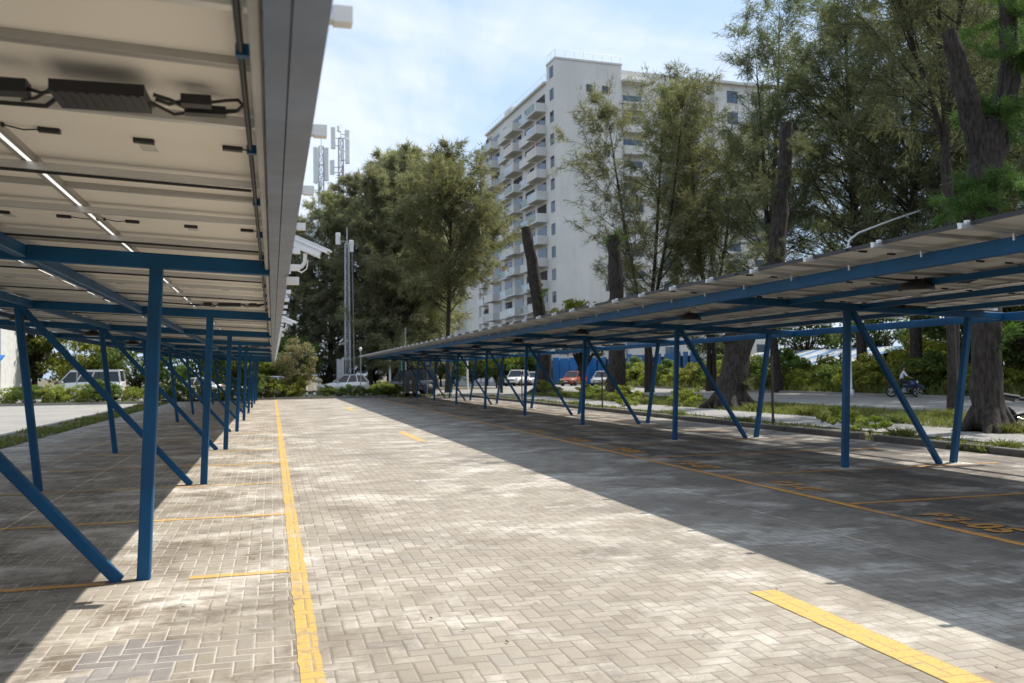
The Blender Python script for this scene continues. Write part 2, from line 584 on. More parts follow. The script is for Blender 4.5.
PANEL_ME = PANEL.mesh('solar_panel', [M['frame_alu'], M['back'], M['cell'], M['sunlit_side']])
def jbox_mesh(cable):
    mb = MB()
    mb.box((0, 0, .017), (.085, .035, .018))
    if cable:
        mb.tube([(.04, 0, .018), (.10, -.01, .012), (.17, .03, .016), (.22, .02, .02)], .0035, 5)
        mb.box((.20, .022, .016), (.07, .016, .016))
    return mb.mesh('junction_box', M['black'])
JB = [jbox_mesh(False), jbox_mesh(True)]
def sticker_mesh():
    mb = MB()
    mb.box((0, 0, .0245), (.07, .12, .002))
    return mb.mesh('rating_sticker', M['label'])
STK = sticker_mesh()

def carport(name, label, slope, x_at0, zc0, frames, y_start, rows_x0, front_x, back_b, back_t, x_lo, x_hi, purlins, ncol, high_front, near_first_frame):
    """slope: z falls by slope per +X; zc0 = rafter centre height at x_at0"""
    def zc(x): return zc0 - slope * (x - x_at0)
    root = thing(name, label, 'solar carport', ((x_lo + x_hi) / 2, frames[0], 0))
    rot = math.atan(slope)
    y_end = y_start + ncol * (PL + .004)
    for y in frames:
        MB().bar((front_x, y, 0.0), (front_x + (.115 if high_front else .09), y, zc(front_x) - .05), .098, .098, ch=.010).build('front_post', M['blue'], root, True)
        MB().bar((back_b, y, 0.0), (back_t, y, zc(back_t) - .05), .10, .10, up=(0, 1, 0), ch=.012).build('back_post', M['blue'], root, True)
        if high_front:
            a, bb = (front_x + .20, y, zc(front_x) - .06), (back_b - .27, y, 0.0)
        else:
            a, bb = (back_t + .05, y, zc(back_t) - .06), (front_x - .18, y, 0.0)
        MB().bar(a, bb, .085, .09, up=(0, 1, 0), ch=.010).build('brace', M['blue'], root, True)
        MB().bar((x_lo, y, zc(x_lo)), (x_hi, y, zc(x_hi)), .10, .12, ch=.01).build('rafter', M['blue'], root, True)
        for px in ((front_x, back_b) if high_front else ()):
            p = MB()
            fs = .24 if high_front else .13
            p.span((px - fs, y - fs, -.05), (px + fs, y + fs, .006))
            p.span((px - .09, y - .09, .006), (px + .09, y + .09, .014))
            p.build('footing', M['pad'], root, True)
    for k, (px, w, h) in enumerate(purlins):
        MB().bar((px, y_start + .05, zc(px) + .055 - h / 2), (px, y_end - .05, zc(px) + .055 - h / 2), w, h, ch=.008).build('purlin', M['edge'] if (k == 0 and not high_front) else M['blue'], root, True)
    ztop = .062
    # rails run up the slope under every panel, two per panel
    rl, rh = rows_x0 - (5 * (PW + GAPX) - GAPX) - .05, rows_x0 + .05
    for c in range(ncol):
        ym = y_start + (c + .5) * (PL + .004)
        for s in (-1, 1):
            y = ym + s * .571
            r = MB()
            x0, x1 = rl - (.0 if not high_front else .05), rh + (.10 if not high_front else 0)
            r.bar((x0, y, zc(x0) + ztop + .02), (x1, y, zc(x1) + ztop + .02), .04, .038, mi=0)
            xe = x1 if not high_front else x0
            r.box((xe + (.003 if not high_front else -.003), y, zc(xe) + ztop + .02), (.05, .046, .044), None, 1 if not high_front else 0)
            if high_front:
                r.box((xe + .05, y, zc(xe) + ztop + .058), (.035, .035, .035), None, 0)
                r.box((xe + .01, y + .03, zc(xe) + ztop + .045), (.05, .025, .02), None, 0)
                r.box((xe + .55, y, zc(xe + .55) + ztop - .03), (.018, .02, .06), None, 0)
            r.build('rail', [M['alu'], M['alu_white']], root, True)
    # panels: five rows; the 100 nearest are parts, the rest is one part
    cells = []
    for c in range(ncol):
        ym = y_start + (c + .5) * (PL + .004)
        for r_ in range(5):
            xm = rows_x0 - PW / 2 - r_ * (PW + GAPX)
            cells.append((abs(ym - 1.0) + (0 if ym > 0 else 3), xm, ym))
    cells.sort()
    far = MB()
    eul = Euler((0, rot, 0))
    em = eul.to_matrix()
    rl_ = root.location
    for n, (d, xm, ym) in enumerate(cells):
        z = zc(xm) + ztop + .041
        if n < 100:
            o = mesh_obj('solar_panel', PANEL_ME, root)
            o.location = (xm - rl_.x, ym - rl_.y, z)
            o.rotation_euler = eul
            if ym < 22:
                for q, dx in enumerate((-.37, 0, .37)):
                    j = mesh_obj('junction_box', JB[0 if q == 1 else 1], o)
                    j.location = (dx, 0.0 + (.02 if q == 1 else 0), 0)
                    if q == 0:
                        j.rotation_euler = (0, 0, math.pi)
                        j.scale = (1, 1, 1)
                st = mesh_obj('rating_sticker', STK, o)
                st.location = (-.0, .17, 0)
        else:
            vs = [em @ Vector(p) + Vector((xm, ym, z)) for p in PANEL.v]
            b0 = len(far.v)
            far.v += [tuple(p) for p in vs]
            far.f += [tuple(i + b0 for i in f) for f in PANEL.f]
            far.m += PANEL.m
            far.s += PANEL.s
    fo = far.build('solar_panel', [M['frame_alu'], M['back'], M['cell'], M['sunlit_side']], root, True)
    fo['kind'] = 'stuff'
    return root, zc

LF = [1.25 + 6.25 * i for i in range(10)]
lroot, lzc = carport('solar_carport', 'blue steel solar carport over the left bays, its grey gutter edge along the aisle',
    .05, 0.0, 2.48, LF, 2.905 - 2 * 2.282, 0.03, -0.985, -3.19, -3.47, -5.75, -0.02,
    [(-0.040, .034, .07), (-1.86, .075, .10), (-3.30, .075, .10), (-4.55, .06, .08), (-5.66, .06, .14)], 27, False, None)
RF = [12.133 + 6.139 * i for i in range(-2, 9)]
rroot, rzc = carport('solar_carport', 'blue steel solar carport over the right bays, panel clips along its raised edge',
    .0445, 8.8, 2.59, RF, -0.07 - 2.282, 11.62, 8.82, 10.9, 11.30, 6.43, 12.6,
    [(6.39, .075, .15), (7.85, .06, .08), (9.2, .06, .08), (10.5, .06, .08), (11.98, .06, .14)], 28, True, None)

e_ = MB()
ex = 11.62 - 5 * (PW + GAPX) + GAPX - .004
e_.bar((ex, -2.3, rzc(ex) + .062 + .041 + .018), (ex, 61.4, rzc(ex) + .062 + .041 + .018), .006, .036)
e_.build('shaded_edge_strip', M['black'], rroot, True)  # added black strip, paints the shaded front edge of the panels dark

def gutter():
    g = MB()
    y0, y1 = -2.0, 58.6
    prof = [(-.018, 2.545), (-.018, 2.400), (.041, 2.394), (.0435, 2.402), (.046, 2.394), (.127, 2.398), (.127, 2.535), (.122, 2.535), (.122, 2.408), (-.012, 2.408), (-.012, 2.545)]
    n = len(prof)
    ys = [y0]
    y = 5.9
    while y < y1 - 1:
        ys += [y, y + .006]
        y += 5.9
    ys.append(y1)
    for a, b in zip(ys[0::2], ys[1::2]):
        vs = [(x, a, z) for x, z in prof] + [(x, b, z) for x, z in prof]
        fs = [(i, n + i, n + (i + 1) % n, (i + 1) % n) for i in range(n)] + [tuple(range(n)), tuple(range(2 * n - 1, n - 1, -1))]
        g.add(vs, fs)
    g.build('gutter', M['zinc'], lroot, True)
    c = MB()
    c.tube([(-.085, y0 + k * 1.5, 2.525 + .006 * math.sin(k * 2.1)) for k in range(41)], .011, 6)
    c.build('cable', M['black'], lroot, True)
    for k in range(50):
        y = 2.905 - .57 + 1.141 * k + .25
        if y < 14:
            MB().span((-.100, y - .014, 2.511), (-.060, y + .014, 2.546)).build('cable_clip', M['blue'], lroot, True)
gutter()

def rail_cables():
    c = MB()
    for k in range(1, 14):
        y = 2.905 - 1.141 * .5 + 1.141 * k * 2 - .02
        c.tube([(-.1 - .55 * q, y + .006 * math.sin(q * 1.7 + k), lzc(-.1 - .55 * q) + .052) for q in range(10)], .008, 5)
    c.build('cable', M['black'], lroot, True)
rail_cables()

def inverter(y, x, root, zc):
    """black micro-inverter under the panels with its cables and plugs"""
    z = zc(x) + .055
    b = MB()
    b.box((x, y, z - .01), (.29, .20, .04))
    for k in range(9):
        b.box((x - .124 + k * .031, y - .01, z - .031), (.012, .17, .004))
    b.box((x, y + .11, z + .005), (.31, .03, .012))
    iv = b.build('micro_inverter', M['heatsink'], root, True)
    c = MB()
    c.tube([(x + .165, y + .02, z), (x + .21, y + .03, z - .012), (x + .26, y + .015, z)], .007, 6)
    c.tube([(x + .165, y - .03, z), (x + .22, y - .03, z - .015), (x + .27, y + .09, z - .01)], .007, 6)
    c.tube([(x + .14, y + .05, z), (x + .22, y + .09, z - .03), (x + .30, y + .12, z - .005), (x + .44, y + .13, z + .01)], .006, 6)
    c.box((x + .30, y + .015, z), (.10, .055, .035))
    c.box((x + .325, y + .095, z - .01), (.14, .05, .03))
    c.tube([(x + .35, y + .015, z), (x + .40, y + .0, z + .005), (x + .44, y + .0, z + .01), (x + .455, y + .06, z + .01), (x + .43, y + .11, z), (x + .39, y + .10, z - .01)], .006, 6)
    c.tube([(x - .14, y + .0, z), (x - .18, y - .03, z - .02), (x - .23, y - .005, z)], .007, 6)
    c.tube([(x - .14, y - .04, z), (x - .20, y - .02, z - .035), (x - .27, y + .10, z - .01)], .006, 6)
    c.tube([(x - .14, y + .05, z), (x - .20, y + .12, z - .02), (x - .40, y + .16, z - .005), (x - .9, y + .14, z + .03), (x - 1.6, y + .13, z + .07)], .009, 6)
    c.box((x - .28, y - .005, z), (.11, .07, .045))
    c.tube([(x - .33, y, z), (x - .60, y + .03, z), (x - .9, y + .14, z + .025)], .006, 6)
    c.build('inverter_cable', M['black'], iv, True)
for y in (3.20, 12.35, 21.5, 30.6):
    inverter(y, -.555, lroot, lzc)
for y in (9.0, 18.2, 27.3):
    inverter(y, 8.1, rroot, rzc)
    inverter(y + 3, 10.0, rroot, rzc)

# lamps and cameras hang from the carports: things of their own
def bay_lamp(x, y, z, label, proto=[]):
    if not proto:
        t = thing('bay_lamp', label, 'lamp', (x, y, z), 0, 'round lamps under the carports')
        h = MB()
        h.lathe([(.05, .09), (.09, .085), (.10, .06), (.17, .045), (.205, .01), (.215, -.045), (.205, -.05)], 20)
        h.tube([(0, 0, .13), (0, 0, .08)], .012, 6)
        h.build('housing', M['black'], t)
        d = MB()
        d.lathe([(.19, -.046), (.16, -.058), (.05, -.066)], 20)
        d.build('diffuser', M['lens'], t)
        proto.append(t)
        return t
    t = copy_tree(proto[0])
    t.location = (x, y, z)
    t['label'] = label
    return t
ordn = ['first', 'second', 'third', 'fourth', 'fifth', 'sixth', 'seventh', 'eighth', 'ninth', 'tenth']
for k in range(8):
    y = 9.15 + 6.139 * k
    x = 7.75
    bay_lamp(x, y, rzc(x) - .03, 'round black lamp under the right carport, %s from the near end of its row' % ordn[k])
for k in range(7):
    y = 17.1 + 6.25 * k
    bay_lamp(-4.24, y, lzc(-4.24) - .03, 'round black lamp under the left carport, %s from the near end of its row' % ordn[k])

def cctv(y, label, proto=[]):
    if proto:
        t = copy_tree(proto[0])
        t.location = (.13, y, 2.53)
        t['label'] = label
        return
    t = thing('security_camera', label, 'camera', (.13, y, 2.53), 0, 'white cameras on the gutter')
    rot = Euler((0, R(24), R(-14))).to_matrix()
    def tr(mb): 
        mb.v = [tuple(rot @ Vector(p) + Vector((.150, -.03, .09))) for p in mb.v]
        return mb
    b = MB().box((0, 0, 0), (.24, .085, .075))
    tr(b).build('housing', M['white'], t, bevel=.008)
    s = MB().box((.015, 0, .052), (.32, .11, .014))
    s.box((.015, .052, .035), (.30, .006, .03)); s.box((.015, -.052, .035), (.30, .006, .03))
    tr(s).build('sun_shield', M['white'], t)
    l = MB().box((.132, 0, 0), (.006, .07, .06)); l.lathe([(.026, .13), (.026, .145)], 12, 0, axis='x')
    l.box((.02, -.0435, .03), (.28, .003, .018))
    tr(l).build('lens', M['black'], t)
    a = MB()
    a.box((0, 0, -.06), (.03, .10, .10)); a.box((.05, 0, -.06), (.08, .045, .04))
    a.tube([(.06, 0, -.06), (.10, 0, -.055), (.125, -.01, -.02), (.13, -.02, .05)], .016, 8)
    a.tube([(.06, .02, -.08), (.10, .03, -.10), (.14, .02, -.07), (.15, 0, .0)], .005, 6)
    a.build('bracket', M['white'], t)
    w = MB().box((.03, .02, -.17), (.10, .07, .06))
    w.build('junction_box', M['alu_white'], t)
    proto.append(t)
cctv(7.25, 'white box camera on the left gutter, large and nearest, tilted down over the aisle')
cctv(17.2, 'small far white box camera on the left gutter beyond the near one')

# ------------------------------------------------------------------ vegetation materials
def leaf_mat(name, c1, c2, trans=0.35, rough=0.6):
    m, t, b = new_mat(name)
    pos = t.node('ShaderNodeNewGeometry').outputs['Position']
    rnd = t.node('ShaderNodeObjectInfo').outputs['Random']
    isl = t.node('ShaderNodeNewGeometry').outputs['Random Per Island']
    f = t.math('ADD', t.math('MULTIPLY', t.noise(pos, 0.9, 3.0), .6), t.math('MULTIPLY', isl, .5))
    c = t.mix(t.ramp(f, .25, .85), c1, c2)
    hv = t.node('ShaderNodeHueSaturation')
    hv.inputs['Saturation'].default_value = 1.0
    t.l.new(t.math('ADD', .482, t.math('MULTIPLY', rnd, .03)), hv.inputs['Hue'])
    t.l.new(t.math('ADD', .82, t.math('MULTIPLY', rnd, .34)), hv.inputs['Value'])
    t.l.new(c, hv.inputs['Color'])
    t.l.new(hv.outputs[0], b.inputs['Base Color'])
    b.inputs['Roughness'].default_value = rough
    b.inputs['Specular IOR Level'].default_value = 0.3
    tr = t.node('ShaderNodeBsdfTranslucent')
    t.l.new(t.mix(1.0, hv.outputs[0], rgb(1.1, 1.2, .75), 'MULTIPLY'), tr.inputs['Color'])
    mx = t.node('ShaderNodeMixShader')
    mx.inputs[0].default_value = trans
    t.l.new(b.outputs[0], mx.inputs[1])
    t.l.new(tr.outputs[0], mx.inputs[2])
    t.l.new(mx.outputs[0], m.node_tree.nodes['Material Output'].inputs['Surface'])
    return m
M['needle'] = leaf_mat('casuarina_needles', rgb(.150, .160, .078), rgb(.285, .275, .150), .50)
M['needle_dark'] = leaf_mat('dark_casuarina_needles', rgb(.195, .200, .122), rgb(.33, .32, .205), .55)
M['needle_mid'] = leaf_mat('shaded_olive_needles', rgb(.095, .108, .054), rgb(.19, .19, .105), .46)
M['needle_green'] = leaf_mat('fresh_green_regrowth', rgb(.055, .105, .024), rgb(.105, .165, .045), .42)
M['leaf'] = leaf_mat('broad_green_leaves', rgb(.075, .125, .028), rgb(.16, .21, .05), .45)
M['leaf_yellow'] = leaf_mat('yellow_green_leaves', rgb(.15, .19, .03), rgb(.31, .31, .06), .45)
M['leaf_dark'] = leaf_mat('dark_hedge_leaves', rgb(.05, .085, .022), rgb(.11, .15, .04), .42)
M['leaf_grey'] = leaf_mat('greyish_leaves_with_pink', rgb(.13, .16, .07), rgb(.26, .18, .10), .4)
M['grass'] = leaf_mat('verge_grass', rgb(.10, .125, .03), rgb(.21, .21, .07), .45)

def bark_mat(name, c1, c2):
    m, t, b = new_mat(name)
    pos = t.node('ShaderNodeTexCoord').outputs['Object']
    n = t.noise(t.scale(pos, (7, 7, 1.6)), 2.0, 7.0, .7)
    n2 = t.noise(pos, 1.3, 3.0)
    c = t.mix(t.ramp(n, .35, .68), c1, c2)
    c = t.mix(t.math('MULTIPLY', t.ramp(n2, .55, .8), .35), c, rgb(.075, .062, .05))
    t.l.new(c, b.inputs['Base Color'])
    b.inputs['Roughness'].default_value = .95
    t.l.new(t.bump(n, .9, .05), b.inputs['Normal'])
    return m
M['bark'] = bark_mat('rough_brown_bark', rgb(.012, .009, .007), rgb(.066, .050, .040))
M['bark_dark'] = bark_mat('dark_bark', rgb(.020, .016, .013), rgb(.060, .048, .038))
M['cut'] = simple('cut_wood', (.16, .085, .05), .9, 0, .2, 9)

# ------------------------------------------------------------------ trees
def unit(v):
    return v / (np.linalg.norm(v, axis=-1, keepdims=True) + 1e-9)

def needles(anchors, dirs, K, ln, w, rs, droop=.25, jit=.12, along=.65, rand=.75):
    A = np.repeat(np.asarray(anchors), K, 0)
    D = np.repeat(np.asarray(dirs), K, 0)
    n = len(A)
    A = A + rs.normal(0, jit, (n, 3))
    d = unit(along * D + rand * rs.normal(0, .6, (n, 3)) + np.array([0, 0, -droop]))
    L = ln * rs.uniform(.55, 1.3, (n, 1))
    s = unit(np.cross(d, rs.normal(0, 1, (n, 3)))) * (w * rs.uniform(.6, 1.2, (n, 1)) / 2)
    V = np.empty((n * 3, 3))
    V[0::3] = A - s
    V[1::3] = A + s
    V[2::3] = A + d * L
    return V

def casuarina(seed, H, r0, spread, z0=.25, nb=60, K=9, nl=.55, nw=.055, lean=(0, 0), stems=1, rise=(25, 60), prof=None, sub=6, stem_split=.0, stem_spread=.8, mat='needle', barkm='bark'):
    """feathery needle tree: returns trunk mesh and crown mesh"""
    rng = random.Random(seed)
    rs = np.random.RandomState(seed)
    T = MB()
    anchors, dirs = [], []
    for s in range(stems):
        sa = 2 * math.pi * (s + rng.random() * .5) / stems
        so = stem_spread * (1 if stems > 1 else 0)
        Hs = H * (1 if s == 0 else rng.uniform(.8, .97))
        path, rad = [], []
        wx, wy = rng.uniform(-.25, .25), rng.uniform(-.25, .25)
        for k in range(13):
            t = k / 12
            sp = max(0, t - stem_split) / (1 - stem_split)
            p = Vector((lean[0] * t + math.cos(sa) * so * sp ** .8 + wx * math.sin(t * 6) , lean[1] * t + math.sin(sa) * so * sp ** .8 + wy * math.sin(t * 5 + 1), Hs * t))
            path.append(p)
            rr = r0 * (1 - t) ** .8 * (1 if stems == 1 else .72) + .015
            if k == 0: rr *= 1.45
            if k == 1 and H < 40: rr *= 1.05
            rad.append(rr)
        T.tube(path, rad, 9, wob=.07, rng=rng)
        nbs = nb // stems
        for b in range(nbs):
            u = (b + rng.random()) / nbs
            t = z0 + (1 - z0) * u * .985
            k = min(11, int(t * 12))
            fr = t * 12 - k
            o = path[k].lerp(path[k + 1], fr)
            az = b * 2.399963 + rng.uniform(-.5, .5)
            if stems > 1:
                az = sa + rng.gauss(0, 1.3)
            pr = prof(u) if prof else min(1, u * 2.2 + .55) * (1 - u) ** .42 * .95 + .10
            L = spread * pr * rng.uniform(.6, 1.15)
            el = R(rng.uniform(*rise) + 14 * u)
            d = Vector((math.cos(az) * math.cos(el), math.sin(az) * math.cos(el), math.sin(el)))
            pts = [o]
            dd = d.copy()
            n = 6
            for q in range(n):
                dd = (dd + Vector((rng.gauss(0, .10), rng.gauss(0, .10), rng.gauss(.03, .09)))).normalized()
                if q > 3: dd = (dd + Vector((0, 0, -.10))).normalized()
                pts.append(pts[-1] + dd * (L / n))
            rb = max(.012, min(.32 * rad[k], .02 + .018 * L))
            T.tube(pts, [rb * (1 - .85 * q / n) for q in range(n + 1)], 5, cap=False)
            ns = max(3, int(sub * (.5 + L / spread)))
            for q in range(ns):
                s_ = rng.uniform(.22, 1.0)
                ki = min(n - 1, int(s_ * n))
                p = pts[ki].lerp(pts[ki + 1], s_ * n - ki)
                bd = (pts[ki + 1] - pts[ki]).normalized()
                rv = Vector((rng.gauss(0, 1), rng.gauss(0, 1), rng.gauss(.15, .6))).normalized()
                sd = (bd * .75 + rv * .8).normalized()
                sl = L * rng.uniform(.16, .38) * (1.25 - .5 * s_) + .25
                sp_ = [p]
                for w_ in range(3):
                    sd = (sd + Vector((rng.gauss(0, .15), rng.gauss(0, .15), rng.gauss(-.02, .12)))).normalized()
                    sp_.append(sp_[-1] + sd * sl / 3)
                T.tube(sp_, [rb * .3 + .004, rb * .22 + .003, rb * .15 + .003, .003], 3, cap=False)
                for w_ in range(1, 4):
                    for z in range(2):
                        anchors.append(sp_[w_].lerp(sp_[w_ - 1], z * .5))
                        dirs.append(sd)
    A = np.array([tuple(a) for a in anchors]); D = np.array([tuple(a) for a in dirs])
    V = needles(A, D, K, nl, nw, rs)
    F = np.arange(len(V), dtype=np.int32).reshape(-1, 3)
    return T.mesh('trunk', M[barkm]), raw_mesh('crown', V, F, M[mat])

def place_tree(name, meshes, loc, label, group=None, rz=0, sc=1.0):
    t = thing(name, label, 'tree', loc, rz, group)
    t.scale = (sc, sc, sc)
    mesh_obj('trunk', meshes[0], t)
    mesh_obj('crown', meshes[1], t)
    return t

def leaves(centres, radii, n_each, size, rs, up=.5):
    C = np.repeat(np.asarray(centres, float), n_each, 0)
    Rr = np.repeat(np.asarray(radii, float), n_each, 0)
    n = len(C)
    d = unit(rs.normal(0, 1, (n, 3)))
    rr = rs.uniform(.25, 1.0, (n, 1)) ** .6
    P = C + d * rr * Rr
    nrm = unit(d * .5 + rs.normal(0, .6, (n, 3)) + np.array([0, 0, up]))
    a = unit(np.cross(nrm, rs.normal(0, 1, (n, 3))))
    b = np.cross(nrm, a)
    s = size * rs.uniform(.55, 1.25, (n, 1))
    V = np.empty((n * 4, 3))
    V[0::4] = P - a * s
    V[1::4] = P - b * s * .42
    V[2::4] = P + a * s - nrm * s * .25
    V[3::4] = P + b * s * .42
    return V

def broadleaf(seed, H, rad, size, ncl, nle, matn='leaf', trunk_h=.35, r0=.12, barkm='bark', squash=.75, lows=0.0):
    rng = random.Random(seed)
    rs = np.random.RandomState(seed)
    T = MB()
    th = H * trunk_h
    T.tube([(0, 0, 0), (rng.uniform(-.1, .1), rng.uniform(-.1, .1), th * .5), (rng.uniform(-.2, .2), rng.uniform(-.2, .2), th)], [r0 * 1.3, r0, r0 * .85], 8)
    cs, rr = [], []
    for k in range(ncl):
        d = unit(rs.normal(0, 1, 3))
        q = rs.uniform(.35, 1.0) ** .7
        hz = (H - th * (1 - lows)) / 2
        c = np.array([d[0] * rad * q, d[1] * rad * q, th * (1 - lows) + hz + d[2] * hz * q * .92])
        cs.append(c)
        rr.append([rad * rs.uniform(.16, .34)] * 2 + [rad * rs.uniform(.12, .24) * squash * 1.2])
        if k % 2 == 0:
            mid = Vector(c) * .5 + Vector((0, 0, th * .6))
            T.tube([(0, 0, th * rng.uniform(.5, .95)), mid, c], [r0 * .5, r0 * .28, .01], 5, cap=False)
    V = leaves(cs, rr, nle, size, rs)
    F = np.arange(len(V), dtype=np.int32).reshape(-1, 4)
    return T.mesh('trunk', M[barkm]), raw_mesh('crown', V, F, M[matn])

# left mass of casuarinas beyond the end of the car park
LA = casuarina(11, 23, .34, 6.6, .08, 110, 8, .62, .085, (.6, .3), 1, (8, 48), sub=8, mat='needle_dark', barkm='bark_dark')
LB = casuarina(12, 22, .32, 6.2, .08, 110, 8, .62, .085, (-.5, .2), 2, (8, 48), sub=8, stem_spread=1.6, stem_split=.15, mat='needle_dark', barkm='bark_dark')
mass = [(LA, 5.2, 84, .80, 0), (LB, 8.6, 80, .90, 1), (LA, 11.4, 86, 1.0, 2), (LB, 12.9, 83, .95, 3), (LA, 14.6, 88, .92, 4),
        (LA, 2.0, 82, .68, 1.5), (LB, -1.8, 84, .58, .5), (LB, 10.4, 77, .86, 4.4), (LA, 12.6, 80, .96, 2.9)]
lab = ['dark casuarina behind the lattice pole, just left of its top', 'dark two-stemmed casuarina just right of the lattice pole', 'tallest dark casuarina in the middle of the left tree group',
       'dark two-stemmed casuarina behind the feathery one at the far road', 'dark casuarina at the right side of the left tree group',
       'low dark casuarina at the left of the lattice pole, beside the gutter edge', 'lowest dark casuarina at the left end of the group behind the gutter', 'small dark casuarina in front of the group, right of the lattice pole', 'dark casuarina directly behind the feathery front tree of the left group']
for (ms, x, y, sc, rz), lb in zip(mass, lab):
    place_tree('casuarina_tree', ms, (x, y, -.02), lb, None, rz, sc)
LC = casuarina(13, 19.8, .26, 7.0, .36, 110, 8, .55, .07, (.3, 0), 2, (15, 55), sub=8, stem_split=.28, stem_spread=1.6, mat='needle')
place_tree('casuarina_tree', LC, (13.9, 70.5, -.02), 'feathery olive casuarina with a visible forked trunk, front of the left tree group', None, .8, 1.0)

# middle trees in front of the tower block
MA = casuarina(21, 24.5, .24, 7.2, .28, 100, 6, .55, .06, (0, 0), 3, (15, 50), sub=8, stem_split=.2, stem_spread=3.0, mat='needle')
place_tree('casuarina_tree', MA, (27.0, 60, -.02), 'tall open casuarina with several thin stems in front of the white tower block', None, .4)
MC = casuarina(22, 23, .24, 6.0, .28, 104, 6, .5, .06, (.3, 0), 3, (25, 60), sub=8, stem_split=.25, stem_spread=2.2, mat='needle')
place_tree('casuarina_tree', MC, (31.8, 59.5, -.02), 'dense bushy casuarina right of the tall open one, hiding the right half of the tower', None, 1.3)

# right-hand trees beyond the road
RA = casuarina(31, 26, .34, 7.6, .24, 100, 8, .5, .048, (.8, .4), 1, (10, 50), sub=8, mat='needle_mid')
RB = casuarina(32, 25, .30, 7.4, .24, 100, 8, .5, .048, (-1.2, .2), 2, (12, 55), sub=8, stem_split=.35, stem_spread=2.2, mat='needle_mid')
RC = casuarina(33, 27, .36, 7.8, .28, 100, 8, .5, .048, (.2, -.6), 1, (10, 48), sub=8, mat='needle_mid')
rt_ = [(RB, 33.4, 53.0, 1.10, 0, 'casuarina at the left edge of the right-hand grove, leaning over the road'),
       (RA, 35.6, 47.0, .98, 1, 'casuarina beyond the road behind the front post of the nearest right frame'),
       (RC, 36.2, 42.8, .95, 2, 'casuarina beyond the road, just left of the motorcycle rider'),
       (RB, 36.4, 38.0, .95, 3.2, 'casuarina beyond the road, just right of the motorcycle rider'),
       (RA, 36.4, 32.6, .92, 4, 'casuarina beyond the road behind the parked black motorcycle'),
       (RC, 43.0, 57.0, .86, 5, 'casuarina of the second row, above the striped market roof'),
       (RC, 41.0, 43.5, .9, .7, 'casuarina of the second row, behind the motorcycle rider'),
       (RA, 46.0, 46.0, .84, 5.2, 'casuarina of the second row, deep in the right-hand grove')]
for ms, x, y, sc, rz, lb in rt_:
    place_tree('casuarina_tree', ms, (x, y, -.02), lb, None, rz, sc)
SL = casuarina(41, 22, .20, 5.6, .42, 84, 10, .42, .036, (.2, .1), 3, (25, 65), sub=7, stem_split=.46, stem_spread=2.6, mat='needle_mid', barkm='bark_dark')
place_tree('casuarina_tree', SL, (22.9, 25.4, 0), 'slender dark casuarina forking high, left of the big cut trunk at the right edge', None, 2.4)

# cut trunks along the near verge
def stump(loc, label, path, rad, limbs, tufts, seed, tuft_mat='needle_green', high=()):
    rng = random.Random(seed); rs = np.random.RandomState(seed)
    t = thing('cut_trunk_tree', label, 'tree', loc)
    T = MB()
    def rough(path, rad, n):
        P, Q = [], []
        for i in range(len(path) - 1):
            for k in range(5):
                f = k / 5
                P.append(Vector(path[i]).lerp(Vector(path[i + 1]), f) + Vector((rng.gauss(0, .03), rng.gauss(0, .03), 0)))
                Q.append((rad[i] * (1 - f) + rad[i + 1] * f) * rng.uniform(.94, 1.08))
        P.append(Vector(path[-1])); Q.append(rad[-1])
        T.tube(P, Q, 14, wob=.06, rng=rng)
    rough(path, rad, 12)
    for k in range(6):                                    # root flare
        a = k * 1.05 + rng.random()
        r = rad[0]
        T.tube([(math.cos(a) * r * .5, math.sin(a) * r * .5, .55), (math.cos(a) * r * 1.05, math.sin(a) * r * 1.05, .14), (math.cos(a) * r * 1.9, math.sin(a) * r * 1.9, -.05)], [r * .42, r * .34, .05], 7, cap=False)
    for lp, lr in limbs:
        rough(lp, lr, 9)
    T.build('trunk', M['bark'], t)
    C = MB()
    ends = [(path[-1], path[-2], rad[-1])] + [(lp[-1], lp[-2], lr[-1]) for lp, lr in limbs]
    for e, pv, r in ends:
        d = (Vector(e) - Vector(pv)).normalized()
        C.tube([Vector(e) + d * .003, Vector(e) + d * .02], [r * .88, r * .84], 12)
    C.build('cut_face', M['cut'], t)
    an, di = [], []
    S = T2 = MB()
    for c, r, n in tufts:
        for k in range(n):
            d = Vector((rng.gauss(0, 1), rng.gauss(0, 1), rng.gauss(.1, .5))).normalized()
            b0 = Vector(c)
            pts = [b0]
            for q in range(4):
                d = (d + Vector((0, 0, rng.uniform(-.12, .10)))).normalized()
                pts.append(pts[-1] + d * r / 4)
                for z in range(3):
                    an.append(tuple(pts[-1].lerp(pts[-2], z / 3))); di.append(tuple(d))
            S.tube(pts, [.014, .01, .007, .005, .003], 4, cap=False)
    for c, r, n in high:
        for k in range(n):
            d = Vector((rng.gauss(0, 1), rng.gauss(0, 1), rng.gauss(.5, .5))).normalized()
            pts = [Vector(c)]
            L = r * rng.uniform(.5, 1.1)
            for q in range(6):
                d = (d + Vector((rng.gauss(0, .15), rng.gauss(0, .15), rng.uniform(-.15, .06)))).normalized()
                pts.append(pts[-1] + d * L / 6)
                if q > 1:
                    for z in range(4):
                        an.append(tuple(pts[-1].lerp(pts[-2], z / 4) + Vector((rng.gauss(0, .22), rng.gauss(0, .22), rng.gauss(0, .22))))); di.append(tuple(d))
    if an:
        V = needles(np.array(an), np.array(di), 16, .30, .022, rs, .12, .05, .8, .7)
        cr = mesh_obj('crown', raw_mesh('crown', V, np.arange(len(V), dtype=np.int32).reshape(-1, 3), M[tuft_mat]), t)
        for ob in t.children:
            if ob.name.startswith('trunk'):
                pass
    return t
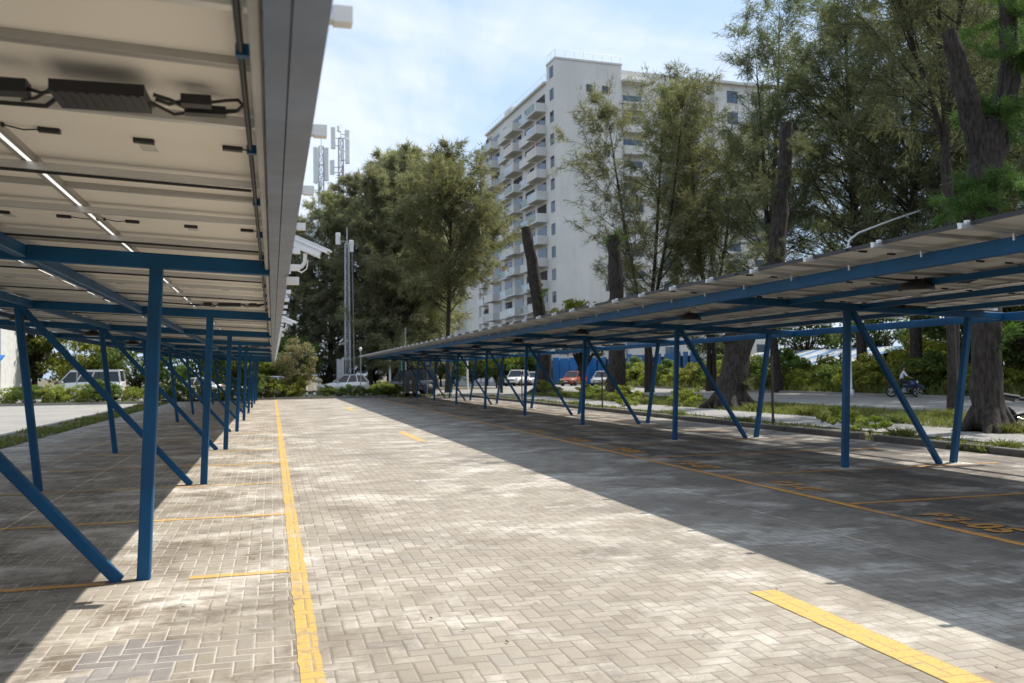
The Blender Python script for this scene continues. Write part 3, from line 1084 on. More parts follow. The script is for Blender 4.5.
stump((16.85, 17.55, 0), 'massive cut trunk with two sawn limbs and bright green regrowth at the right edge',
      [(0, 0, -.05), (0.02, 0, .6), (-.04, 0, 2.6), (.02, 0, 5.2), (.25, .1, 7.0), (.42, .1, 7.7)], [.46, .37, .34, .34, .41, .36],
      [([(.2, .1, 6.8), (-.18, .1, 7.9), (-.42, .12, 8.9), (-.72, .15, 9.9)], [.34, .27, .24, .17]),
       ([(.42, .1, 6.9), (.88, .1, 8.0), (1.08, .1, 9.2), (1.15, .2, 11.5), (1.2, .2, 14.5), (1.3, .3, 17)], [.32, .26, .23, .18, .12, .05])],
      [((.5, 0, 7.9), .9, 16), ((1.0, -.1, 9.3), 1.2, 22), ((1.15, 0, 10.4), 1.3, 20), ((-.6, -.1, 5.6), .8, 11), ((.1, -.2, 6.0), .8, 9), ((.8, -.3, 5.9), .8, 9), ((.3, -.2, 2.4), .5, 6)], 5, high=[((.8, .2, 14.2), 5.0, 60), ((1.0, .3, 16.5), 4.2, 40)])
stump((18.5, 33.0, 0), 'thick leaning trunk sawn off high, standing behind the second right frame',
      [(0, 0, -.05), (.05, 0, .7), (.45, 0, 2.6), (1.5, 0, 4.3), (2.3, 0, 6.0), (2.68, 0, 9), (3.0, 0, 12.2)], [.76, .58, .54, .44, .35, .31, .27],
      [([(.4, 0, 2.3), (0, -.1, 3.0), (-.25, -.1, 3.2)], [.4, .38, .36])], [((.3, -.4, 1.0), .4, 5)], 6, 'needle_mid', [((2.4, .3, 6.5), 1.6, 5), ((2.75, .3, 9.2), 1.8, 6), ((2.95, .3, 11.4), 1.6, 6)])
stump((20.3, 50.0, 0), 'upright sawn trunk in front of the tall open casuarina',
      [(0, 0, -.05), (0, 0, .8), (.12, 0, 4), (.1, 0, 7), (.0, 0, 9.9)], [.74, .56, .48, .44, .42], [([(.0, 0, 6.6), (.55, 0, 7.3)], [.22, .2])], [((.1, -.1, 9.4), 1.0, 8)], 7)
stump((19.9, 63.3, 0), 'sawn trunk leaning left in front of the tower balconies',
      [(0, 0, -.05), (0, 0, .8), (-.1, 0, 4), (-.7, 0, 8.5), (-1.35, 0, 12.6)], [.78, .6, .52, .45, .36], [([(-.6, 0, 7.6), (-.2, 0, 8.3)], [.25, .2]), ([(-.2, 0, 4.6), (.5, 0, 5.2)], [.3, .24])], [((-.5, -.1, 7.4), .9, 5)], 8)

# broadleaf trees and shrubs
B1 = broadleaf(51, 6.8, 2.4, .17, 60, 60, 'leaf_yellow', .3, .12)
B2 = broadleaf(52, 4.8, 2.6, .15, 70, 60, 'leaf', .2, .09, lows=.8)
B3 = broadleaf(53, 1.9, 1.35, .10, 40, 70, 'leaf', .2, .03, lows=1.0)
B4 = broadleaf(54, 1.6, 1.3, .09, 40, 70, 'leaf_yellow', .2, .03, lows=1.0)
B5 = broadleaf(55, 4.4, 1.6, .11, 60, 60, 'leaf_grey', .25, .06, lows=.6)
B6 = broadleaf(56, 8.5, 3.4, .19, 80, 70, 'leaf_dark', .25, .16, lows=.5)
B7 = broadleaf(57, 5.2, 2.8, .15, 110, 70, 'leaf_yellow', .2, .09, lows=.8)
place_tree('broadleaf_tree', B1, (20.3, 56, 0), 'small yellow-green broadleaf tree showing over the right carport before the tower', None, 0)
place_tree('broadleaf_tree', B1, (17.2, 66, 0), 'smaller yellow-green tree beside the leaning sawn trunk, partly above the right carport', None, 2, .8)
place_tree('oleander_bush', B5, (1.5, 61.3, 0), 'greyish bush with pinkish tips at the end of the left gutter', None, 1)
for k, (x, y, sc, pr, lb) in enumerate([(-14.5, 76, 1.2, B7, 'yellow-green tree behind the van, at the far left under the carport'), (-10.2, 73.5, 1.1, B2, 'green rounded tree behind the tail of the van'),
        (-6.5, 74, 1.25, B2, 'green tree between the van and the left carport end'), (-2.6, 75, 1.25, B7, 'pale green tree behind the left carport end posts'),
        (-18.5, 78, 1.4, B6, 'dark tall tree at the far left behind the awning building'), (1.2, 77, 1.1, B2, 'dark green tree behind the greyish oleander')]):
    place_tree('broadleaf_tree', pr, (x, y, 0), lb, None, k * 1.3, sc)
for k, (x, y, sc, pr, lb) in enumerate([(38.0, 36.5, .95, B6, 'dark leafy tree behind the scooter at the right edge'), (39.2, 41.5, .95, B6, 'dark leafy tree behind the motorcycle rider'),
        (40.6, 47.0, .8, B7, 'yellow-green leafy tree behind the nearest right front post'), (36.8, 30.4, 1.0, B6, 'dark leafy tree at the far right edge of the view'), (43.5, 38, 1.2, B6, 'dark leafy tree deep in the right grove'),
        (44.5, 33.5, 1.2, B6, 'dark leafy tree at the back of the right edge')]):
    place_tree('broadleaf_tree', pr, (x, y, 0), lb, None, k * .9, sc)

for k, (x, y, sc) in enumerate([(50, 92, 1.1), (55, 82, 1.2), (57, 73, 1.15), (58, 64, 1.2), (57, 56, 1.1), (56, 48, 1.2), (54, 40.5, 1.1), (52, 34, 1.1)]):
    place_tree('broadleaf_tree', B6, (x, y, 0), 'dark rounded tree of the far row behind the right-hand grove', 'far row of trees behind the right grove', k * 1.7, sc)

def hedge_row(label, group, specs, name='hedge_bush'):
    for k, (x, y, sc, pr) in enumerate(specs):
        t = thing(name, label, 'bush', (x, y, -.01), k * 2.1, group)
        t.scale = (sc, sc, sc * random.Random(k).uniform(.85, 1.1))
        mesh_obj('stem', pr[0], t)
        mesh_obj('foliage', pr[1], t)
rg = random.Random(17)
hedge_row('green bush of the unclipped hedge along the left lot', 'hedge bushes along the left lot',
          [(-22 + 1.35 * k, 57.6 + rg.uniform(-.3, .4) + (1.2 if k > 9 else 0), rg.uniform(.62, .86), (B3, B4, B4)[k % 3]) for k in range(16)])
hedge_row('low dark green bush of the clipped hedge in front of the silver hatchback', 'clipped hedge at the far end of the aisle',
          [(3.6 + .8 * k, 61.3 + rg.uniform(-.1, .1), (.43 + rg.uniform(-.03, .03)), B3) for k in range(7)])
hedge_row('rounded bush at the foot of the oleander, left of the bollards', 'bushes at the end of the yellow line', [(-1.0, 60.6, .95, B3), (.4, 60.4, 1.0, B4), (1.3, 60.7, .85, B4)])
hedge_row('yellow-green bush at the right end of the clipped hedge, before the dark car', 'light bushes by the dark car', [(8.0, 61.5, .55, B4), (7.6, 62.9, .8, B4)])
specs = []
for k in range(26):
    y = 32 + k * 2.15
    specs.append((35.2 + rg.uniform(-.3, 1.6), y + rg.uniform(-.7, .7), rg.uniform(.85, 1.6) if k < 12 else rg.uniform(1.2, 1.9), (B3, B4, B4, B4)[k % 4]))
    if k % 2: specs.append((38.5 + rg.uniform(-.8, 1.5), y, rg.uniform(1.2, 1.8), (B3, B4)[k % 2]))
hedge_row('wild green bush of the undergrowth beyond the service road', 'undergrowth beyond the service road', specs, 'wild_bush')

hedge_row('dense dark bush of the undergrowth beneath the left casuarina group', 'undergrowth below the left casuarinas', [(-5 + 2.5 * k, 88 + rg.uniform(-1, 1), rg.uniform(.42, .55), B6) for k in range(12)], 'wild_bush')
hedge_row('dense dark bush at the foot of the apartment tower', 'bushes at the foot of the tower', [(15 + 2.1 * k, 102 + k * .35 + rg.uniform(-1, 1), rg.uniform(.6, .85), B6) for k in range(9)], 'wild_bush')

def tuft_plant(seed, n, h, w, matn):
    rs = np.random.RandomState(seed)
    an = np.stack([rs.normal(0, .12, n), rs.normal(0, .12, n), np.zeros(n)], 1)
    d = unit(np.stack([rs.normal(0, .5, n), rs.normal(0, .5, n), np.ones(n)], 1))
    L = h * rs.uniform(.5, 1.1, (n, 1))
    s = unit(np.cross(d, rs.normal(0, 1, (n, 3)))) * w / 2
    mid = an + d * L * .55
    tip = an + d * L + unit(d * [1, 1, 0]) * L * .35 - np.array([0, 0, .1]) * L
    V = np.empty((n * 4, 3))
    V[0::4] = an; V[1::4] = mid - s; V[2::4] = tip; V[3::4] = mid + s
    return raw_mesh('foliage', V, np.arange(n * 4, dtype=np.int32).reshape(-1, 4), M[matn])
W1, W2 = broadleaf(61, .62, .42, .045, 26, 34, 'leaf_yellow', .15, .008, lows=1.0)[1], tuft_plant(62, 300, .34, .018, 'grass')
weeds = [(14.0, 19.3, 1.15, W1), (13.6, 16.6, 1.0, W2), (13.5, 17.6, .9, W1), (13.3, 27.5, 1.0, W2), (16.8, 22.5, 1.2, W2), (17.2, 21.2, 1.1, W2), (17.6, 26.2, 1.3, W2), (18.3, 24, 1.2, W2),
         (14.1, 33.5, 1.1, W1), (17.0, 40.5, 1.6, W1), (17.4, 42.5, 1.7, W2), (16.9, 38, 1.4, W2), (17.6, 47, 1.8, W1), (17.3, 51, 1.8, W2), (13.4, 13.6, .8, W2), (13.6, 12.6, .9, W1), (17.9, 30, 1.2, W2), (13.3, 23.0, .9, W2),
         (17.4, 35.2, 1.4, W1), (18.8, 37.4, 1.6, W1), (16.8, 17.0, 1.0, W2), (17.9, 16.4, .9, W2), (18.6, 19.4, 1.1, W2), (19.6, 20.6, 1.2, W2), (20.2, 22.8, 1.2, W2), (13.5, 38.5, 1.0, W2), (16.9, 44.5, 1.5, W1), (18.0, 56, 1.9, W1)]
for k, (x, y, sc, me) in enumerate(weeds):
    o = mesh_obj('weed_plant', me)
    o.location = (x, y, 0); o.rotation_euler = (0, 0, k * 1.7); o.scale = (sc * 1.15, sc * 1.15, sc)
    tag(o, 'leafy yellow-green weed clump on the verge by the footpath' if me is W1 else 'grassy green weed clump on the verge by the footpath', 'weed', 'leafy weeds on the verge' if me is W1 else 'grassy weeds on the verge')

def grass():
    rs = np.random.RandomState(77)
    areas = [(12.82, 14.5, 9, 58, 6000, .13), (17.0, 22.1, 9, 60, 24000, .20), (-7.25, -6.0, 8, 56, 9000, .13), (33.5, 36.5, 26, 84, 16000, .75), (12.62, 12.9, 13.2, 14.2, 300, .22), (-40, -7, 56.5, 58, 5000, .25), (-6, 12, 59.5, 62, 4000, .25)]
    Vs = []
    for x0, x1, y0, y1, n, h in areas:
        x = rs.uniform(x0, x1, n); y = y0 + (y1 - y0) * rs.uniform(0, 1, n) ** 1.3
        keep = (np.sin(x * 2.1 + 1) + np.sin(y * .9) + np.sin(x * .7 + y * 1.7) + rs.normal(0, .7, n)) > -.5
        x, y = x[keep], y[keep]; n = len(x)
        A = np.stack([x, y, np.full(n, -.012)], 1)
        d = unit(np.stack([rs.normal(0, .45, n), rs.normal(0, .45, n), np.ones(n)], 1))
        L = h * rs.uniform(.4, 1.3, (n, 1))
        s = unit(np.cross(d, rs.normal(0, 1, (n, 3)))) * (.010 + .0006 * y[:, None])
        V = np.empty((n * 3, 3)); V[0::3] = A - s; V[1::3] = A + s; V[2::3] = A + d * L
        Vs.append(V)
    V = np.concatenate(Vs)
    o = mesh_obj('grass', raw_mesh('grass', V, np.arange(len(V), dtype=np.int32).reshape(-1, 3), M['grass']))
    tag(o, 'short ragged green grass on the verges', 'grass', kind='stuff')
grass()

def litter():
    rs = np.random.RandomState(5)
    n = 500
    x = np.concatenate([rs.uniform(-5.5, 12.4, n), rs.normal(11.9, .5, 450), rs.normal(-.2, 1.6, 60)]); n = len(x)
    y = 2.5 + 45 * rs.uniform(0, 1, n) ** 1.8
    a = rs.uniform(0, 2 * np.pi, n); L = rs.uniform(.007, .024, n); w = L * rs.uniform(.15, .5, n)
    z = np.full(n, .009)
    c, s_ = np.cos(a), np.sin(a)
    V = np.empty((n * 4, 3))
    for k, (u, v, dz) in enumerate(((-1, 0, 0), (0, -1, .004), (1, 0, .010), (0, 1, .002))):
        V[k::4] = np.stack([x + u * L * c - v * w * s_, y + u * L * s_ + v * w * c, z + dz], 1)
    o = mesh_obj('leaf_litter', raw_mesh('leaf_litter', V, np.arange(n * 4, dtype=np.int32).reshape(-1, 4), M['litter']))
    tag(o, 'scattered dry leaf bits on the block paving', 'leaf litter', kind='stuff')
M['litter'] = leaf_mat('dry_leaf_bits', rgb(.06, .04, .022), rgb(.17, .11, .055), .2)
litter()

# ------------------------------------------------------------------ the tower block
def stained_wall():
    m, t, b = new_mat('white_painted_render')
    tc = t.node('ShaderNodeTexCoord').outputs['Object']
    n = t.noise(t.scale(tc, (1.4, 1.4, .10)), 1.0, 6.0, .65)
    n2 = t.noise(tc, .16, 4.0)
    c = t.mix(t.ramp(n2, .35, .7), rgb(.60, .59, .56), rgb(.69, .68, .65))
    c = t.mix(t.math('MULTIPLY', t.ramp(n, .52, .74), .42), c, rgb(.40, .385, .35))
    t.l.new(c, b.inputs['Base Color'])
    b.inputs['Roughness'].default_value = .85
    return m
M['wall'] = stained_wall()
M['wall_grey'] = simple('grey_white_parapet', (.60, .595, .57), .8, 0, .07, .5)
M['pane'] = simple('window_glass', (.035, .055, .085), .08, 0, .3, .6)
M['pane_blue'] = simple('bluish_window_glass', (.06, .12, .20), .08, 0, .3, .6)
M['rail_glass'] = simple('pale_balcony_glass', (.38, .43, .45), .12, 0, .2, .5)
M['rail_green'] = simple('greenish_balcony_glass', (.16, .20, .16), .15, 0, .2, .5)
M['frame_dark'] = simple('dark_window_frame', (.10, .10, .11), .5)
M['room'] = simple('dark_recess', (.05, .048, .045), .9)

M['roof_blue_cloth'] = simple('blue_cloth', (.10, .16, .30), .9); M['dark_cloth'] = simple('dark_cloth', (.05, .05, .06), .9); M['red_cloth'] = simple('red_cloth', (.30, .08, .06), .9)

def tower():
    C0 = Vector((35.957, 107.96, 0))
    dl = Vector((-.05675, .99839, 0)); dr = Vector((.99839, .05675, 0))
    rz = math.atan2(dr.y, dr.x)
    root = thing('apartment_tower', 'white fourteen-storey apartment tower with stacked balconies behind the trees', 'apartment building', C0, rz)
    FH, NF, H = 3.0, 14, 42.77
    # local frame: +x along the right-hand face, +y along the balcony face, building fills x>0, y>0
    w = MB()
    w.span((0, 0, -.2), (9.6, 3.2, H))                 # corner block
    w.span((.02, 3.2, -.2), (12, 31, H - 2.0))
    w.span((0.9, 31, -.2), (12, 38.5, H - 4.4))
    w.span((-2.2, 47, -.2), (12, 51.5, 31))           # lower wing, stair block
    w.span((.6, 38.5, -.2), (12, 47, 30))
    w.span((1.0, 51.5, -.2), (12, 64, 27))
    w.span((9.6, .9, -.2), (24, 16, H - .25))
    w.span((24, .1, -.2), (33.2, 16, H - .7))
    w.build('wall', M['wall'], root)
    r = MB()
    r.span((-.35, 3.4, H - 2.25), (12, 31.0, H - 1.95))
    r.span((-.35, 31.2, H - 4.65), (12, 38.5, H - 4.35))
    r.span((22.5, -.5, H - 1.0), (33.6, 16, H - .65))
    r.span((2, 24, H - 1.95), (6, 27.5, H + .9))
    r.span((-.1, -.1, H), (9.7, .12, H + .25)); r.span((-.1, .12, H), (.12, 3.2, H + .25))
    ro = r.build('roof', M['wall_grey'], root)
    for y0, y1, z in ((3.5, 30.8, H - 1.9), (.1, 3.0, H + .25), (31.3, 38.4, H - 4.3)):
        g = MB()
        g.tube([(0, y0, z + 1.0), (0, y1, z + 1.0)], .03, 4)
        n = int((y1 - y0) / 1.6) + 1
        for k in range(n + 1):
            y = y0 + (y1 - y0) * k / n
            g.tube([(0, y, z), (0, y, z + 1.0)], .025, 4)
        g.build('roof_railing', M['alu'], ro)
    g = MB()
    g.tube([(.1, 0, H + 1.2), (9.5, 0, H + 1.2)], .03, 4)
    for k in range(8): g.tube([(.1 + k * 1.34, 0, H + .2), (.1 + k * 1.34, 0, H + 1.2)], .025, 4)
    g.build('roof_railing', M['alu'], ro)
    rg = random.Random(5)
    nwin = [0]
    def window(x, y, z, wd, ht, face, blue=False):
        """face 'l' looks along -x, face 'r' looks along -y"""
        f, p = MB(), MB()
        t = .06
        if face == 'l':
            f.span((x - .05, y, z), (x + .02, y + t, z + ht)); f.span((x - .05, y + wd - t, z), (x + .02, y + wd, z + ht))
            f.span((x - .05, y + t, z), (x + .02, y + wd - t, z + t)); f.span((x - .05, y + t, z + ht - t), (x + .02, y + wd - t, z + ht))
            f.span((x - .05, y + wd / 2 - .03, z + t), (x + .02, y + wd / 2 + .03, z + ht - t))
            p.span((x - .02, y + t, z + t), (x + .01, y + wd - t, z + ht - t))
        else:
            f.span((x, y - .05, z), (x + t, y + .02, z + ht)); f.span((x + wd - t, y - .05, z), (x + wd, y + .02, z + ht))
            f.span((x + t, y - .05, z), (x + wd - t, y + .02, z + t)); f.span((x + t, y - .05, z + ht - t), (x + wd - t, y + .02, z + ht))
            f.span((x + wd / 2 - .03, y - .05, z + t), (x + wd / 2 + .03, y + .02, z + ht - t))
            p.span((x + t, y - .02, z + t), (x + wd - t, y + .01, z + ht - t))
        fo = f.build('window', M['frame_dark'], root)
        p.build('pane', M['pane_blue'] if blue else M['pane'], fo)
        nwin[0] += 1
    def balcony(x, y0, y1, z, dep, style):
        b = MB()
        b.span((x - dep, y0, z - .22), (x + .02, y1, z))
        hh = .95
        if style == 0:
            b.span((x - dep, y0, z), (x - dep + .12, y1, z + hh)); b.span((x - dep + .12, y0, z), (x, y0 + .12, z + hh)); b.span((x - dep + .12, y1 - .12, z), (x, y1, z + hh))
        else:
            b.span((x - dep, y0, z), (x - dep + .12, y0 + .5, z + hh)); b.span((x - dep + .12, y0, z), (x, y0 + .12, z + hh))
        bo = b.build('balcony', M['wall'] if rg.random() < .8 else M['wall_grey'], root)
        if style:
            MB().span((x - dep + .03, y0 + .5, z + .04), (x - dep + .08, y1, z + hh + .05)).build('railing', M['rail_glass'] if style == 1 else M['rail_green'], bo)
        if rg.random() < .5:
            q = MB(); yy = y0 + .5
            while yy < y1 - .8 and rg.random() < .8:
                ww = rg.uniform(.3, .6); q.span((x - dep + .25, yy, z + 1.9 - rg.uniform(.6, 1.1)), (x - dep + .28, yy + ww, z + 1.9)); yy += ww + rg.uniform(.1, .5)
            if q.v: q.build('laundry', M[rg.choice(('wall_grey', 'roof_blue_cloth', 'dark_cloth', 'red_cloth'))], bo)
        d = MB()
        d.span((x - .06, y0 + .35, z + .02), (x + .01, y1 - .3, z + 2.3))
        d.build('balcony_door', M['pane'] if rg.random() < .7 else M['room'], bo)
        if rg.random() < .35:
            MB().span((x - .6, y1 - .9, z + .05), (x - .1, y1 - .2, z + .75)).build('air_conditioner', M['wall_grey'], bo)
    for f in range(NF):
        z = f * FH + .75
        if f < 13 or True:
            window(0, .75, z + .95, 1.25, 1.45, 'l', f % 3 == 1)
    cols = [(3.6, 7.6, 1.5), (8.2, 12.4, .9), (13.4, 17.8, 1.5), (18.6, 22.4, .9), (24.0, 28.6, 1.5)]
    for f in range(13):
        z = f * FH + .95
        for k, (a, b, dep) in enumerate(cols):
            balcony(.02, a, b, z, dep, (0, 1, 1, 0, 2)[(f * 2 + k * 3) % 5] if f > 3 else (0, 2, 1)[(f + k) % 3])
    for f in range(10):
        z = f * FH + .95
        if f < 9: balcony(1.0, 53.5, 57.5, z, 1.2, (0, 1)[f % 2])
        balcony(.9, 33, 36.5, z, 1.2, (1, 0)[f % 2])
    for k in range(2):
        window(4.4 + k * 2.3, 0, H - 4.0, .9, 1.0, 'r')
    for f in range(1, 14):
        z = f * FH + .2
        if f % 2 == 0: window(6.8, 0, z, .9, 1.0, 'r')
        window(26, .1, z, 1.7, 1.7, 'r', True)
        window(30, .1, z, 2.0, 1.9, 'r', f % 2 == 0)
        window(16, .9, z, 1.8, 1.6, 'r', True)
        if f > 3: window(20, .9, z, 1.6, 1.6, 'r', f % 2 == 1)
    for f in range(13):                                     # balconies of the right-hand face
        z = f * FH + .9
        b = MB()
        b.span((9.7, -.55, z - .2), (13.4, .9, z)); b.span((9.7, -.55, z), (13.4, -.45, z + .95)); b.span((9.7, -.45, z), (9.8, .88, z + .95))
        bo = b.build('balcony', M['wall'], root)
        MB().span((10.2, .86, z + .02), (13, .92, z + 2.2)).build('balcony_door', M['pane_blue'], bo)
    MB().span((9.65, -.6, H - 2.2), (13.6, .9, H - 1.9)).build('canopy_slab', M['wall'], root)
tower()

# ------------------------------------------------------------------ masts, poles, lamps, signs
M['galv'] = simple('galvanised_steel', (.42, .43, .44), .5, .4, .12, 4)
M['pole_grey'] = simple('weathered_grey_steel', (.30, .31, .31), .6, .2, .15, 3)
M['sign_blue'] = simple('blue_sign_paint', (.02, .12, .42), .4)
M['rust'] = simple('rusty_brown_paint', (.075, .05, .042), .8, .1, .3, 9)
M['green_net'] = simple('green_netting', (.03, .13, .09), .8)
M['bollard_black'] = simple('black_band', (.02, .02, .02), .6)

def lattice(mb, H, w0, w1, n, r):
    def c(k, i):
        t = k / n; w = w0 + (w1 - w0) * t
        a = math.pi / 4 + i * math.pi / 2
        return Vector((math.cos(a) * w, math.sin(a) * w, H * t))
    for i in range(4):
        mb.tube([c(0, i), c(n, i)], r, 5)
        for k in range(n):
            j = (i + 1) % 4
            a, b = (c(k, i), c(k + 1, j)) if k % 2 else (c(k, j), c(k + 1, i))
            mb.tube([a, b], r * .6, 4, cap=False)
            mb.tube([c(k + 1, i), c(k + 1, j)], r * .6, 4, cap=False)

def mast(loc, H, ants, label):
    t = thing('telecom_mast', label, 'mast', loc)
    m = MB(); lattice(m, H, .75, .42, 26, .07)
    m.tube([(0, 0, H - .5), (0, 0, H + 2.0)], .04, 5)
    m.build('lattice', M['galv'], t)
    for (a, z, h, r) in ants:
        x, y = math.cos(a) * r, math.sin(a) * r
        p = MB().box((x, y, z), (.60, .30, h), Euler((0, 0, a)).to_matrix())
        po = p.build('antenna', M['white'], t, bevel=.03)
        s = MB(); s.tube([(x * .9, y * .9, z - h * .53), (x * .9, y * .9, z + h * .53)], .04, 5); s.tube([(0, 0, z), (x, y, z)], .05, 5); s.tube([(0, 0, z - h * .35), (x, y, z - h * .35)], .05, 5)
        s.build('mounting', M['pole_grey'], po)
mast((6.55, 122, 0), 33.0, [(-.3, 30.5, 4.6, .75), (math.pi + .3, 30.3, 5.0, .8), (-1.7, 27.6, 1.0, .9), (1.8, 27.5, 1.0, .9), (-.2, 26.8, .9, 1.3), (3.3, 26.9, .9, 1.3)], 'left slim telecom mast with long vertical antennas above the trees')
mast((9.15, 121, 0), 34.0, [(-.2, 32.2, 3.4, .9), (math.pi, 34.0, 3.0, 1.05), (-1.5, 31.5, 1.6, .9), (1.2, 29.5, 1.6, 1.0), (2.9, 30.0, 2.0, 1.2), (.3, 34.6, 1.4, .9), (-2.2, 35.2, .8, .4), (-.6, 28.6, 1.0, 1.0)], 'right telecom mast crowded with white antennas above the trees')

def lattice_pole():
    t = thing('lattice_pole', 'grey lattice pole with small antennas in front of the dark trees', 'pole', (6.1, 74.5, 0))
    m = MB(); lattice(m, 12.6, .30, .20, 26, .065)
    m.tube([(0, 0, 12.4), (0, 0, 14.0)], .05, 6)
    m.build('lattice', M['galv'], t)
    c = MB(); c.tube([(.55, 0, 0), (.5, 0, 6), (.42, .1, 12)], .05, 5); c.build('cable', M['pole_grey'], t)
    for x, z in ((-.75, 13.0), (.35, 12.4)):
        a = MB().box((x, 0, z), (.38, .3, 1.0)); ao = a.build('antenna', M['white'], t, bevel=.03)
        s = MB(); s.tube([(0, 0, z - .2), (x, 0, z - .2)], .04, 5); s.build('mounting', M['pole_grey'], ao)
    b = MB(); b.span((-.92, -.5, 0), (-.34, .3, 2.8)); b.span((-.94, -.53, 2.8), (-.32, .33, 2.86))
    b.build('cabinet', M['galv'], t)
lattice_pole()

def street_lamp():
    t = thing('street_lamp', 'pale street lamp with a long curved arm above the right carport', 'street lamp', (31.05, 42.0, 0))
    m = MB()
    m.tube([(0, 0, 0), (0, 0, 4), (0, 0, 8.2), (.12, -.03, 8.75), (.6, -.2, 9.15), (2.4, -.8, 9.85), (3.9, -1.35, 10.35)], [.075, .07, .06, .06, .055, .05, .045], 10)
    m.lathe([(.16, 0), (.16, .35), (.11, .4)], 10)
    m.build('pole', M['white'], t)
    h = MB(); h.bar((3.8, -1.31, 10.33), (4.7, -1.63, 10.62), .26, .10, ch=.03)
    h.build('lamp_head', M['galv'], t)
street_lamp()

def post_light(x, y, H, label):
    t = thing('garden_lamp', label, 'lamp', (x, y, 0))
    m = MB(); m.tube([(0, 0, 0), (0, 0, H)], [.045, .03], 8); m.lathe([(.10, 0), (.10, .2), (.06, .25)], 8); m.build('pole', M['pole_grey'], t)
    l = MB(); l.lathe([(.04, H), (.09, H + .05), (.10, H + .22), (.07, H + .27), (.02, H + .30)], 10); l.build('lamp_head', M['white'], t)
post_light(6.0, 62.3, 3.2, 'slim lamp post with a white head by the clipped hedge')
post_light(-12.3, 62.5, 4.3, 'slim lamp post with a white globe in front of the van')
def plain_pole(x, y, H, r, mat, label, name='utility_pole'):
    o = MB().tube([(0, 0, 0), (0, 0, H * .5), (0, 0, H)], [r, r * .9, r * .75], 8).build(name, mat)
    o.location = (x, y, 0)
    return tag(o, label, 'pole')
plain_pole(10.4, 70.5, 5.3, .07, M['pole_grey'], 'thin grey pole rising behind the far end of the right carport')
plain_pole(18.0, 82, 3.4, .12, M['white'], 'short white pole beside the road beyond the right carport')
plain_pole(9.7, 75, 3.2, .10, M['white'], 'leaning-looking white pole near the green netting')
for k, (x, y, h, lb) in enumerate([(13.55, 21.8, 1.95, 'rusty brown stake on the verge, nearest and tallest of the three'), (13.1, 33.8, 1.5, 'rusty brown stake on the verge, middle one of the three'), (12.95, 45.3, 1.6, 'rusty brown stake on the verge, farthest of the three')]):
    o = MB().bar((0, 0, 0), (0, 0, h), .055, .055, ch=.006).span((-.05, -.004, h - .12), (.05, .004, h + .02)).build('marker_stake', M['rust'])
    o.location = (x, y, 0); tag(o, lb, 'stake', 'rusty stakes on the verge')
for k, lb in enumerate(['black and white banded bollard, left of the pair at the end of the aisle', 'black and white banded bollard, right of the pair at the end of the aisle']):
    t = thing('bollard', lb, 'bollard', (2.2 + .5 * k, 60.1, 0), 0, 'banded bollards by the hedge')
    m = MB(); m.tube([(0, 0, 0), (0, 0, .75)], .06, 10); m.lathe([(.06, .75), (.045, .79), (.01, .80)], 10); m.build('post', M['white'], t)
    b = MB()
    for z in (.12, .42): b.lathe([(.063, z), (.063, z + .14)], 10)
    b.build('band', M['bollard_black'], t)
def blue_sign():
    t = thing('blue_sign', 'small blue sign with white markings at the far end of the right carport', 'sign', (10.1, 58.6, 0), R(8))
    MB().tube([(0, 0, 0), (0, 0, 2.6)], .035, 8).build('post', M['galv'], t)
    MB().span((-.25, -.05, 2.02), (.25, -.03, 2.5)).build('plate', M['sign_blue'], t)
    w = MB(); w.span((-.16, -.056, 2.30), (.16, -.052, 2.36)); w.span((-.14, -.056, 2.16), (.16, -.052, 2.24)); w.span((-.08, -.056, 2.24), (.08, -.052, 2.30))
    w.build('marking', M['white'], t)
blue_sign()
def pillar():
    o = MB().span((-.42, -.22, 0), (-.12, .22, 1.35)).span((.12, -.22, 0), (.40, .22, 1.35)).span((-.42, -.22, 0), (.40, .24, .25)).build('concrete_pillar', M['kerb'], bevel=.01)
    o.location = (9.15, 59.75, 0)
    tag(o, 'stained concrete block pillar at the foot of the last right carport post', 'pillar')
pillar()
def net():
    t = thing('green_net_bale', 'strip of green netting hanging on a post behind the dark car', 'netting', (10.6, 74.3, 0))
    MB().tube([(0, 0, 0), (0, 0, 3.0)], .05, 6).build('post', M['pole_grey'], t)
    m = MB(); rr = random.Random(2)
    pts = [(-.3 + .12 * k, .05 * math.sin(k * 1.9)) for k in range(6)]
    for k in range(5):
        (x0, y0), (x1, y1) = pts[k], pts[k + 1]
        m.add([(x0, y0, .7), (x1, y1, .6), (x1 * .8, y1, 2.7), (x0 * .8, y0, 2.75), (x0, y0 + .03, .7), (x1, y1 + .03, .6), (x1 * .8, y1 + .03, 2.7), (x0 * .8, y0 + .03, 2.75)], [(0, 1, 2, 3), (7, 6, 5, 4), (0, 4, 5, 1), (3, 2, 6, 7)])
    m.build('netting', M['green_net'], t)
net()

